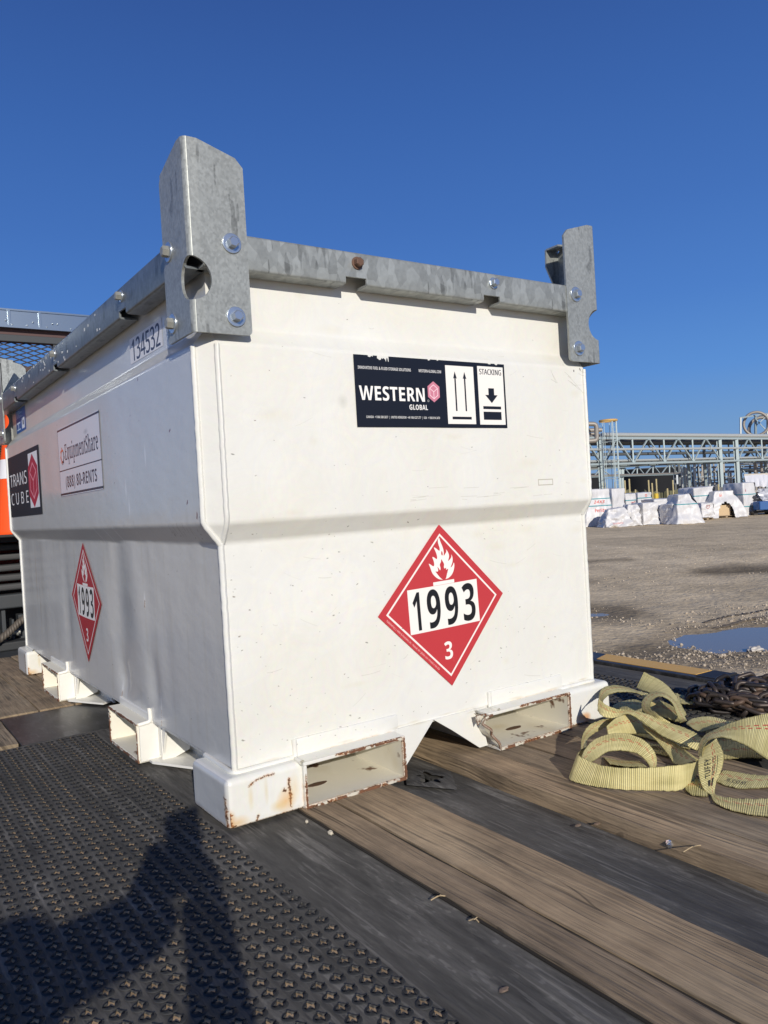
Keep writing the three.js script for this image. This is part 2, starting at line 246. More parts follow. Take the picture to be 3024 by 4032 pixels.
{
  const A = 220, Rn = 190, pos = [], cl = [], uv = [], idx = [];
  const th = i => { const t = i / A; return t < .7 ? (-8 + 48 * (t / .7)) : (40 + 312 * ((t - .7) / .3)); };   // degrees right of the view, fine where the yard is seen
  for (let i = 0; i <= A; i++) for (let j = 0; j <= Rn; j++) {
    const a = th(i) * Math.PI / 180, R = .05 + 2.4 * (Math.exp(j / Rn * 6.6) - 1) * .55, s = R * Math.sin(a), d = R * Math.cos(a), p = yard(s, d, groundH(s, d));
    pos.push(p.x, p.y, p.z); uv.push(p.x / 2.5, p.z / 2.5);
    let w = 0; for (const e of WET) { const r = ell(s, d, e) + .55 * (n2(s, d, 2.2, 530) - .5); w = Math.max(w, e[4] * (1 - sm(.72, 1.1, r))); }
    const pale = .9 + .35 * (n2(s, d, .35, 540) - .5) + .25 * (n2(s, d, 1.6, 545) - .5), band = .16 * (fbm(s * .01 + .5, d * .11 + .5, 16, 16, 3, 550) - .5);
    const k = (pale + band) * (1 - w); cl.push(k, k * (1 - .02 * w), k);
  }
  for (let i = 0; i < A; i++) for (let j = 0; j < Rn; j++) { const q = i * (Rn + 1) + j; idx.push(q, q + 1, q + Rn + 1, q + 1, q + Rn + 2, q + Rn + 1); }
  const g = new THREE.BufferGeometry(); g.setAttribute('position', new THREE.Float32BufferAttribute(pos, 3)); g.setAttribute('color', new THREE.Float32BufferAttribute(cl, 3)); g.setAttribute('uv', new THREE.Float32BufferAttribute(uv, 2)); g.setIndex(idx); g.computeVertexNormals();
  if (g.attributes.normal.getY(500) < 0) { for (let k = 0; k < idx.length; k += 3) { const t = idx[k]; idx[k] = idx[k + 1]; idx[k + 1] = t; } g.setIndex(idx); g.computeVertexNormals(); }
  const dirt = dataTex(1024, 1024, (u, v, o) => {
    const a = fbm(u, v, 8, 8, 6, 560, .62), p = fbm(u, v, 90, 90, 2, 570), st = sm(.66, .74, fbm(u, v, 46, 46, 2, 580)), c = fbm(u, v, 3, 3, 3, 590);
    const k = .63 + .30 * (a - .5) + .16 * (p - .5) + .10 * st + .14 * (c - .5); o[0] = k * 1.20; o[1] = k * .955; o[2] = k * .62;
  });
  const bump = dataTex(512, 512, (u, v, o) => { o[0] = o[1] = o[2] = .5 * fbm(u, v, 40, 40, 3, 600) + .5 * fbm(u, v, 10, 10, 4, 610); }, false);
  structure('ground', g, new THREE.MeshPhysicalMaterial({ map: dirt, bumpMap: bump, bumpScale: .03, vertexColors: true, roughness: 1, specularIntensity: .12 }));
}
const waterMat = new THREE.MeshPhysicalMaterial({ color: col(.25, .22, .175), roughness: .10, ior: 1.33 });
PUD.forEach((e, k) => {
  const pos = [], idx = [], c = yard(e[0], e[1], -1.021); pos.push(c.x, c.y, c.z);
  for (let i = 0; i < 64; i++) { const a = i / 64 * 6.283, p = yard(e[0] + e[2] * 1.25 * Math.cos(a), e[1] + e[3] * 1.25 * Math.sin(a), -1.021); pos.push(p.x, p.y, p.z); idx.push(0, 1 + i, 1 + (i + 1) % 64); }
  const g = new THREE.BufferGeometry(); g.setAttribute('position', new THREE.Float32BufferAttribute(pos, 3)); g.setIndex(idx); g.computeVertexNormals();
  if (g.attributes.normal.getY(0) < 0) { for (let q = 0; q < idx.length; q += 3) { const t = idx[q]; idx[q] = idx[q + 1]; idx[q + 1] = t; } g.setIndex(idx); g.computeVertexNormals(); }
  structure(k ? 'puddle_001' : 'puddle', g, waterMat);
});
{
  const st = new THREE.IcosahedronGeometry(1, 0), N = 9000, mesh = new THREE.InstancedMesh(st, std({ roughness: .95 }), N), m = new THREE.Matrix4(), q = new THREE.Quaternion(), c = new THREE.Color();
  for (let i = 0; i < N; i++) {
    const near = rnd() < .78; let s, d, tries = 0;
    do { d = near ? rr(6.2, 11) : rr(11, 22); s = rr(-.1, .56) * d; tries++; } while (tries < 12 && (PUD.some(e => ell(s, d, e) < 1.06) || n2(s, d, 1.2, 620) < rr(.35, .6)));
    const big = Math.pow(rnd(), 6), r = .0025 + .0045 * rnd() + .014 * big, p = yard(s, d, groundH(s, d) + r * .25);
    q.setFromEuler(new THREE.Euler(rnd() * 6, rnd() * 6, rnd() * 6)); m.compose(p, q, V(r * rr(.8, 1.5), r * rr(.5, .9), r * rr(.8, 1.3))); mesh.setMatrixAt(i, m);
    const k = rr(.26, .5) + (rnd() < .1 ? .15 : 0); mesh.setColorAt(i, c.setRGB(k * 1.1, k * .92, k * .70));
  }
  shadow(mesh); mesh.name = 'gravel'; mesh.userData = { kind: 'stuff', label: 'pale loose gravel scattered over the dirt yard', category: 'gravel' }; scene.add(mesh);
  // tyre tread marks pressed into the mud beyond the big puddle
  const tm = []; for (let k = 0; k < 46; k++) for (const o of [-.1, .12]) { const t = k / 46, s = 3.7 + 2.2 * t, d = 9.15 + 1.4 * t + o * 1.6, p = yard(s, d, groundH(s, d) + .004), g = clean(new THREE.IcosahedronGeometry(1, 0)).scale(.028, .012, .05); g.rotateY(.9 * (o < 0 ? 1 : -1) + rr(-.2, .2)).translate(p.x + rr(-.02, .02), p.y, p.z + rr(-.02, .02)); tm.push(g); }
  const t = shadow(new THREE.Mesh(merge(tm), std({ color: col(.13, .105, .08), roughness: .95 }))); t.name = 'tyre_track'; t.userData = { kind: 'stuff', label: 'double row of tyre tread clods pressed in mud beyond the puddle', category: 'tyre track' }; scene.add(t);
  const pr = yard(3.55, 7.72, -1.005), g = new THREE.IcosahedronGeometry(.06, 2), gp = g.attributes.position; for (let i = 0; i < gp.count; i++) { const k = .75 + .5 * hash(Math.round(gp.getX(i) * 300), Math.round(gp.getZ(i) * 300 + gp.getY(i) * 70), 3); gp.setXYZ(i, gp.getX(i) * k * 1.7, gp.getY(i) * k * .55, gp.getZ(i) * k); } g.computeVertexNormals();
  single('stone', 'white flat stone at the near edge of the large puddle', 'stone', g, std({ color: col(.6, .55, .48), roughness: .9 }), [pr.x, pr.y, pr.z]);
}
// ------------------------------------------------------------------ flatbed truck: deck, mats, side rails, headboard, cab
const truck = thing('flatbed_truck', 'black flatbed truck whose wood plank and steel deck carries the white tank', 'truck', [.575, -1, -1.2]);
function plank(x0, x1, z0, z1, top, th, mat, name = 'deck_plank', wobble = .0025) {
  const nx = 6, nz = Math.max(4, Math.round((z1 - z0) / .05)), sd = Math.floor(rnd() * 9999), ou = rnd(), ov = rnd(), e = .0012;
  const g = clean(new THREE.BoxGeometry(x1 - x0, th, z1 - z0, nx, 1, nz)).translate((x0 + x1) / 2, top - th / 2, (z0 + z1) / 2), p = g.attributes.position;
  for (let i = 0; i < p.count; i++) {
    let x = p.getX(i), y = p.getY(i), z = p.getZ(i); const zn = z * 7;
    if (y > top - .001) { const c = Math.min(x - x0, x1 - x) / (x1 - x0); y += (vn(zn + 50, sd, 4096, 99999, 7) - .5) * wobble - (c < .001 ? e : c < .2 ? 0 : 0); }
    if (Math.abs(x - x0) < 1e-6) x += .0045 * (vn(zn * 1.7 + 50, sd + 2, 4096, 99999, 8) - .2); if (Math.abs(x - x1) < 1e-6) x -= .0045 * (vn(zn * 1.7 + 50, sd + 4, 4096, 99999, 9) - .2);
    p.setXYZ(i, x, y, z);
  }
  const m2 = toCreasedNormals(g, .7); planarUV(m2, (x, y, z) => [(x - (top - y) * .6) / .42 + ou, z / 1.6 + ov]);
  return part(truck, name, m2, mat);
}
const ZF = -2.72, ZB = 1.12;
plank(.1635, .2365, ZF, ZB, 0, .045, woodMats[1]);
plank(.2415, .3855, ZF, ZB, .001, .045, woodMats[0]);
plank(.603, .694, ZF, ZB, 0, .045, woodMats[0]); plank(.697, .795, ZF, ZB, -.001, .045, woodMats[2]);
plank(.798, .93, ZF, ZB, .0005, .045, woodMats[1]); plank(.933, 1.05, ZF, ZB, 0, .045, woodMats[2]);
// front left: bare planks beyond the mat
for (const [a, b, z1] of [[-.65, -.50, -1.03], [-.497, -.36, -1.03], [-.357, -.213, -1.03], [-.21, -.085, -1.42], [-.082, .03, -1.42], [.033, .159, -1.42]]) plank(a, b, ZF, z1, -.001, .045, woodMats[Math.floor(rnd() * 3)]);
// smooth black plate between mat and planks
part(truck, 'deck_plate', triUV(box(-.208, .159, -.03, -.006, -1.415, -1.012, .003), 2, .3, .2), std({ map: blackTex, color: col(.62, .63, .66), roughness: .38 }));
part(truck, 'joint_dirt', merge([[.1590, .1640], [.2360, .2420], [.3850, .3890], [.693, .698], [.794, .799], [.929, .934]].map(([a, b]) => box(a, b, -.02, -.0045, ZF, ZB))), std({ color: col(.022, .017, .012), roughness: 1 }));
// black rubber strip with a torn hole
{
  const s = new THREE.Shape([[.3885, ZF], [.600, ZF], [.600, ZB], [.3885, ZB]].map(p => new THREE.Vector2(...p))), hc = onDeckC(1690, 3064, -.026), star = [];
  const R = [1, .36, .8, .3, 1.15, .42, .7, .3, .95, .5], q = mulberry(8); for (let i = 0; i < R.length; i++) { const a = i / R.length * 6.283 + .35; star.push([hc.x + Math.cos(a) * R[i] * .032, hc.z + Math.sin(a) * R[i] * .060]); }
  s.holes.push(new THREE.Path(star.map(p => new THREE.Vector2(...p)).reverse()));
  const g = clean(new THREE.ExtrudeGeometry(s, { depth: .008, bevelEnabled: false, curveSegments: 1 })); g.applyMatrix4(new THREE.Matrix4().makeBasis(V(1, 0, 0), V(0, 0, 1), V(0, -1, 0)).setPosition(0, -.034, 0)); g.computeVertexNormals();
  planarUV(g, (x, y, z) => [x / .5, z / 1.3]); const strip = part(truck, 'rubber_strip', g, stripMat);
  // the swollen lip of the tear
  const pos = [], idx = [], M = 40, dia = a => { const c = Math.abs(Math.cos(a)), si = Math.abs(Math.sin(a)); return 1 / (c / .066 + si / .105); }, st = a => { const k = ((a - .35) / 6.283 * R.length % R.length + R.length) % R.length, i = Math.floor(k), t = k - i; return [R[i] + (R[(i + 1) % R.length] - R[i]) * t, 0][0]; };
  for (let i = 0; i < M; i++) { const a = i / M * 6.283, r0 = dia(a), rs = st(a), sx = Math.cos(a) * rs * .032, sz = Math.sin(a) * rs * .060; pos.push(hc.x + Math.cos(a) * r0, -.0258, hc.z + Math.sin(a) * r0, hc.x + Math.cos(a) * r0 * .4 + sx * .6, -.0258 + .0035, hc.z + Math.sin(a) * r0 * .4 + sz * .6, hc.x + sx, -.0258 + .001, hc.z + sz); }
  for (let i = 0; i < M; i++) { const a = i * 3, b = (i + 1) % M * 3; for (let k = 0; k < 2; k++) idx.push(a + k, a + k + 1, b + k, b + k, a + k + 1, b + k + 1); }
  const lg = new THREE.BufferGeometry(); lg.setAttribute('position', new THREE.Float32BufferAttribute(pos, 3)); lg.setIndex(idx); lg.computeVertexNormals(); planarUV(lg, (x, y, z) => [x / .5, z / 1.3]);
  if (lg.attributes.normal.getY(0) < 0) { for (let k = 0; k < idx.length; k += 3) { const t = idx[k]; idx[k] = idx[k + 1]; idx[k + 1] = t; } lg.setIndex(idx); lg.computeVertexNormals(); }
  const m = shadow(new THREE.Mesh(lg, stripMat)); m.name = 'torn_lip'; m.userData.label = 'swollen torn lip round the hole in the strip'; lg.applyMatrix4(inv.copy(truck.matrixWorld).invert()); strip.add(m);
}
function onDeckC(u, v, y) { const r = at(u, v, 1).sub(C0); return C0.clone().addScaledVector(r, (y - C0.y) / r.y); }
part(truck, 'rubber_strip', triUV(box(1.055, 1.175, -.03, -.014, ZF, ZB, .003), 1.5), stripMat);
// traction mats with punched star studs
function mat(name, x0, x1, z0, z1, top) {
  const g = clean(new THREE.BoxGeometry(x1 - x0, .02, z1 - z0, 10, 1, Math.round((z1 - z0) / .06))).translate((x0 + x1) / 2, top - .01, (z0 + z1) / 2), p = g.attributes.position;
  for (let i = 0; i < p.count; i++) if (p.getY(i) > top - .001 && Math.min(p.getX(i) - x0, x1 - p.getX(i)) > .01) p.setY(i, top + .0022 * (vn(p.getX(i) * 30 + 99, p.getZ(i) * 3 + 99, 4096, 4096, 31) - .5));
  const q = toCreasedNormals(g, .6); planarUV(q, (x, y, z) => [x / .55, z / 1.4]); return part(truck, name, q, matMat);
}
const leftMat = mat('traction_mat', -.65, .1595, -1.008, ZB, -.007);
leftMat.userData.label = 'perforated black mat with star studs left of the tank';
const rightMat = mat('traction_mat', 1.18, 1.672, ZF, ZB, -.007);
rightMat.userData.label = 'perforated black mat right of the tank by the yellow tape';
function studGeo(seed) {
  const q = mulberry(seed), M = 24, pos = [], cl = [], idx = [], R = .0118, tip = .0104 + .0010 * (q() - .5), cv = .0048 + .0012 * (q() - .5), jit = [0, 1, 2, 3].map(() => .85 + .3 * q());
  const star = i => { const t = i / 6, k = Math.floor(t) % 4, f = t - Math.floor(t), u = Math.abs(f - .5) * 2, s = Math.pow(u, 1.9); const j = f < .5 ? jit[k] : jit[(k + 1) % 4]; return cv + (tip * j - cv) * s; };
  const rings = [[1, .0004, .055], [.93, .0013, .03], [.82, .0019, .02]];  // rings darken inward: depth shading of the dimple put into the colour
  for (let i = 0; i < M; i++) { const a = i / M * 6.2832, ca = Math.cos(a), sa = Math.sin(a), rs = star(i); for (const [f, h, c] of rings) { const r = Math.max(R * f, rs * (f > .95 ? 1.04 : 1.0) + .0003 * f); pos.push(ca * r, h, sa * r); cl.push(c, c, c * .98); } const lh = .0034 + .0009 * Math.sin(i / 6 * 6.283); pos.push(ca * rs, lh, sa * rs); cl.push(.045, .043, .04); pos.push(ca * rs * .96, -.004, sa * rs * .96); cl.push(.03, .027, .022); }
  for (let i = 0; i < M; i++) { const a = i * 5, b = (i + 1) % M * 5; for (let k = 0; k < 4; k++) idx.push(a + k, a + k + 1, b + k, b + k, a + k + 1, b + k + 1); }
  const base = pos.length / 3, tone = .75 + .5 * q(); pos.push(0, .0008, 0); cl.push(.50 * tone, .35 * tone, .20 * tone);
  for (let i = 0; i < M; i++) { const a = i / M * 6.2832, rs = star(i) * 1.02; pos.push(Math.cos(a) * rs, .0005 + .0005 * q(), Math.sin(a) * rs); const k = tone * (.8 + .4 * q()); cl.push(.42 * k, .29 * k, .165 * k); }
  for (let i = 0; i < M; i++) idx.push(base, base + 1 + (i + 1) % M, base + 1 + i);
  const g = new THREE.BufferGeometry(); g.setAttribute('position', new THREE.Float32BufferAttribute(pos, 3)); g.setAttribute('color', new THREE.Float32BufferAttribute(cl, 3)); g.setIndex(idx);
  g.computeVertexNormals(); if (g.attributes.normal.getY(1) < 0) { for (let k = 0; k < idx.length; k += 3) { const t = idx[k]; idx[k] = idx[k + 1]; idx[k + 1] = t; } g.setIndex(idx); g.computeVertexNormals(); }
  return g;
}
{
  const sv = [1, 2, 3, 4, 5, 6].map(studGeo), smat = std({ vertexColors: true, roughness: .7 }), P = .029, spots = [], right = [];
  for (let x = -.0225; x > -.64; x -= P) for (let z = -.985; z < 1.1; z += P) spots.push([x + rr(-.0006, .0006), z + rr(-.0008, .0008)]);
  for (let x = 1.215; x < 1.56; x += P) for (let z = -1.6; z < 1.0; z += P) right.push([x, z]);
  const vis = spots.map(([x, z]) => { const v = V(x, 0, z).project(camera), inn = v.z < 1 && Math.abs(v.x) < 1.03 && Math.abs(v.y) < 1.03; return { x, z, k: inn ? Math.hypot(x - C0.x, z - C0.z) : 99 }; }).sort((a, b) => a.k - b.k);
  const m4 = new THREE.Matrix4(), qt = new THREE.Quaternion();
  const near = vis.slice(0, 300), rest = vis.slice(300);
  near.forEach((s, i) => { const m = shadow(new THREE.Mesh(sv[i % 6], smat)); m.name = 'stud'; m.position.set(s.x - leftMat.getWorldPosition(V(0, 0, 0)).x, -.0072 + 1, s.z - truck.position.z); m.rotation.y = rr(-.12, .12) + Math.floor(rnd() * 4) * Math.PI / 2; leftMat.add(m); });
  const inst = (list, under) => { sv.forEach((g, v) => { const l = list.filter((_, i) => i % 6 === v), im = new THREE.InstancedMesh(g, smat, l.length); l.forEach(([x, z], i) => { qt.setFromEuler(new THREE.Euler(0, rr(-.12, .12) + Math.floor(rnd() * 4) * Math.PI / 2, 0)); m4.compose(V(x - truck.position.x, -.0072 + 1, z - truck.position.z), qt, V(1, 1, 1)); im.setMatrixAt(i, m4); }); shadow(im); im.name = 'stud_field'; im.userData.kind = 'stuff'; under.add(im); }); };
  inst(rest.map(s => [s.x, s.z]), leftMat); inst(right, rightMat);
}
// side rails, reflective tape, frame and wheels below
part(truck, 'side_rail', triUV(box(1.68, 1.80, -.14, .004, ZF, ZB, .004), 1.5), std({ map: blackTex, color: col(.5, .52, .58), roughness: .45 }));
part(truck, 'side_rail', triUV(box(-.77, -.655, -.14, .004, ZF, ZB, .004), 1.5), std({ map: blackTex, color: col(.5, .52, .58), roughness: .45 }));
const tapeM = std({ color: col(.78, .46, .12), roughness: .55, bumpMap: blackBump, bumpScale: .001 });
for (const [a, b] of [[-.535, -.11], [.135, .56], [-1.2, -.775], [.80, 1.08]]) part(truck, 'reflective_tape', polyPlate([[1.702, a + .012], [1.793, a - .018], [1.793, b + .004], [1.708, b]], 'y', .0042, .0016), tapeM);
part(truck, 'stake_pocket', merge([box(1.692, 1.796, .0042, .0065, -.10, .12), box(1.70, 1.79, .0045, .012, -.02, -.012)]), steelBlack);
part(truck, 'chassis', merge([box(-.62, 1.77, -.2, -.09, ZF + .02, ZF + .14), ...[-2, -1.2, -.4, .4, 1.0].map(z => box(-.65, 1.68, -.2, -.10, z, z + .08)), box(.1, .26, -.5, -.14, -5, ZB - .02), box(.92, 1.08, -.5, -.14, -5, ZB - .02), box(-.64, 1.67, -.135, -.115, ZF, ZB - .01)]), steelBlack);
const wheelG = clean(new THREE.LatheGeometry([[.0, -.1], [.26, -.1], [.3, -.14], [.47, -.14], [.5, -.11], [.5, .11], [.47, .14], [.3, .14], [.26, .08], [0, .06]].map(p => new THREE.Vector2(...p)), 28)).rotateZ(Math.PI / 2).scale(1, .84, .84);
for (const x of [-.5, 1.65]) for (const z of [-.25, -4.2]) { const g = wheelG.clone().translate(x, -.58, z); part(truck, 'wheel', g, std({ color: col(.02, .02, .02), roughness: .85 })); }
// headboard at the front of the deck
const ZH = -3.1, alu = std({ color: col(.34, .39, .43), metalness: .92, roughness: .3 });
const hb = (n, g, m) => part(truck, n, g, m);
{
  const lb = hb('light_rail', merge([box(-.68, 1.83, 1.715, 1.783, ZH - .05, ZH), box(-.68, 1.83, 1.783, 1.792, ZH - .06, ZH + .006), box(-.68, 1.83, 1.69, 1.702, ZH - .05, ZH + .012), box(-.68, 1.83, 1.702, 1.715, ZH - .05, ZH + .003)]), alu);
  const sub = (n, g, m) => { const k = shadow(new THREE.Mesh(g, m)); k.name = n; g.applyMatrix4(inv.copy(truck.matrixWorld).invert()); lb.add(k); };
  for (const x of [.187, .34, 1.1]) sub('splice_plate', box(x - .006, x + .006, 1.70, 1.784, ZH, ZH + .008), alu);
  for (const x of [.17, .20, .275, .305, .375, .405, .43, .5]) sub('rivet', clean(new THREE.SphereGeometry(.0045, 8, 6)).translate(x, 1.708 + .02 * (Math.round(x * 100) % 2), ZH + .004), zinc);
}
hb('upper_beam', box(-.66, 1.81, 1.655, 1.69, ZH - .09, ZH - .03), std({ color: col(.09, .045, .042), roughness: .6 }));
hb('upper_beam', box(-.66, 1.81, 1.618, 1.656, ZH - .05, ZH - .005, .004), greyDark);
hb('lower_beam', box(-.66, 1.81, 1.462, 1.487, ZH - .05, ZH - .01), std({ color: col(.07, .045, .04), roughness: .7 }));
for (const x of [-.66, .405, 1.76]) hb('post', box(x, x + .05, -.1, 1.655, ZH - .06, ZH - .012), greyDark);
{
  const l = [], px = .0745, py = .0262, x0 = -.62, x1 = .41, y0 = .60, y1 = 1.625;
  for (const [ya, yb] of [[1.487, 1.62], [.60, 1.462]]) { const slope = py / (px); const n = Math.ceil(((x1 - x0) + (yb - ya) / slope) / px); for (let k = 0; k <= n; k++) for (const sg of [1, -1]) { let xa = x0 - (yb - ya) / slope * (sg > 0 ? 1 : 0) + k * px, A = [xa, ya], B = [xa + sg * (yb - ya) / slope, yb]; if (sg < 0) { A = [x0 + k * px, ya]; B = [A[0] - (yb - ya) / slope, yb]; } const cl = (P, Q) => { let [a, b] = [P.slice(), Q.slice()]; const lim = (P, Q, x) => { const t = (x - P[0]) / (Q[0] - P[0]); return [x, P[1] + t * (Q[1] - P[1])]; }; if (a[0] < x0 && b[0] < x0 || a[0] > x1 && b[0] > x1) return null; if (a[0] < x0) a = lim(P, Q, x0); if (a[0] > x1) a = lim(P, Q, x1); if (b[0] < x0) b = lim(P, Q, x0); if (b[0] > x1) b = lim(P, Q, x1); return [a, b]; }; const r = cl(A, B); if (r && Math.hypot(r[0][0] - r[1][0], r[0][1] - r[1][1]) > .004) l.push(beam(V(r[0][0], r[0][1], ZH - .03 + .002 * sg), V(r[1][0], r[1][1], ZH - .03 + .002 * sg), .003, .0062)); } }
  hb('mesh_guard', merge(l), steelBlack);
}
hb('lower_panel', box(-.64, .9, .55, .575, ZH - .16, ZH + .2), steelBlack);
for (let i = 0; i < 5; i++) { const y = .525 - i * .053, g = box(-.64, 1.2, y - .021, y + .014, ZH - .05 + .012 * (i % 2), ZH + .05 + .012 * (i % 2), .012), p = g.attributes.position; for (let k = 0; k < p.count; k++) p.setY(k, p.getY(k) + .008 * Math.sin(p.getX(k) * 9 + i * 2.1)); g.computeVertexNormals(); hb('slat', g, std({ color: col(.055, .056, .058), roughness: .6 })); }
hb('back_board', box(-.64, 1.3, .29, .55, ZH - .14, ZH - .10), std({ color: col(.30, .03, .02), roughness: .6 }));
hb('added_dark_panel', box(-.66, 1.8, -.1, .80, ZH - .34, ZH - .32), steelBlack);  // added dark sheet that blackens the hollow behind the brackets
hb('cross_beam', box(-.66, 1.8, .20, .275, ZH - .08, ZH + .06, .01), greyDark);
for (const [x, w, y1] of [[.065, .02, .20], [.02, .012, .12], [.108, .012, .14], [.15, .03, .16], [-.2, .03, .2]]) hb('bracket', box(x - w / 2, x + w / 2, -.06, y1, ZH - .05, ZH + .03, .003), greyDark);
hb('bolt', merge([pipe(V(.09, .075, ZH + .06), V(.135, .075, ZH + .075), .012, 8), pipe(V(.118, .075, ZH + .069), V(.128, .075, ZH + .0725), .021, 6)]), zincDull);
hb('front_ledge', box(-.66, 1.8, -.09, -.012, ZH - .1, ZF - .003, .01), greyDark);
hb('front_ledge', box(-.66, 1.8, -.012, .035, ZH - .1, ZH + .12, .01), std({ color: col(.03, .032, .035), roughness: .6 }));
// orange cab seen through the guard
hb('cab', (() => { const s = new THREE.Shape([[-.62, .80], [1.77, .80], [1.77, 1.36], [1.7, 1.455], [-.55, 1.455], [-.62, 1.36]].map(p => new THREE.Vector2(...p))), g = clean(new THREE.ExtrudeGeometry(s, { depth: 1.6, bevelSize: .03, bevelThickness: .03, bevelSegments: 2 })); g.translate(0, 0, -5.4); return g; })(), std({ color: col(.80, .14, .02), roughness: .45 }));
hb('cab_window', box(.1, 1.1, .95, 1.3, -3.778, -3.76, .008), std({ color: col(.02, .022, .025), roughness: .1 }));
// traffic cone standing on the headboard shelf
{
  const cone = thing('traffic_cone', 'orange traffic cone with white reflective band at the truck headboard', 'traffic cone', [.160, .576, ZH + .10]);
  const H = .72, r = y => .026 + (.135 - .026) * (1 - y / H);
  const band = (a, b, o) => clean(new THREE.LatheGeometry([[r(a) + o, a], [r(b) + o, b]].map(p => new THREE.Vector2(...p)), 32));
  lpart(cone, 'cone_body', clean(new THREE.LatheGeometry([[.155, 0], [.15, .012], [.138, .018], [r(.03), .03], [r(H - .02), H - .02], [r(H) - .006, H], [0, H]].map(p => new THREE.Vector2(...p)), 32)), std({ color: col(.95, .10, .01), roughness: .5 }));
  lpart(cone, 'reflective_band', band(.30, .40, .002), std({ color: col(.80, .80, .82), roughness: .4 })); lpart(cone, 'reflective_band', band(.49, .56, .002), std({ color: col(.80, .80, .82), roughness: .4 }));
  lpart(cone, 'cone_base', box(-.19, .19, 0, .014, -.19, .19, .006), std({ color: col(.03, .03, .03), roughness: .7 }));
}
{
  const P = [V(-.5, -.02, ZH + .16), V(-.1, .0, ZH + .16), V(.05, .075, ZH + .14), V(.16, .15, ZH + .10), V(.4, .24, ZH + .08)], cv = new THREE.CatmullRomCurve3(P), l = [];
  for (let k = 0; k < 3; k++) { const pts = []; for (let i = 0; i <= 120; i++) { const t = i / 120, p = cv.getPoint(t), tg = cv.getTangent(t), n = new THREE.Vector3().crossVectors(tg, V(0, 0, 1)).normalize(), b = V(0, 0, 1), a = t * 70 + k * 2.094; pts.push(p.addScaledVector(n, .010 * Math.cos(a)).addScaledVector(b, .010 * Math.sin(a))); } l.push(tube(pts, .0095, 240, 6)); }
  single('wire_rope', 'twisted grey brown wire rope running in front of the dark headboard brackets', 'rope', merge(l), std({ color: col(.13, .11, .09), roughness: .6, metalness: .2 }));
}
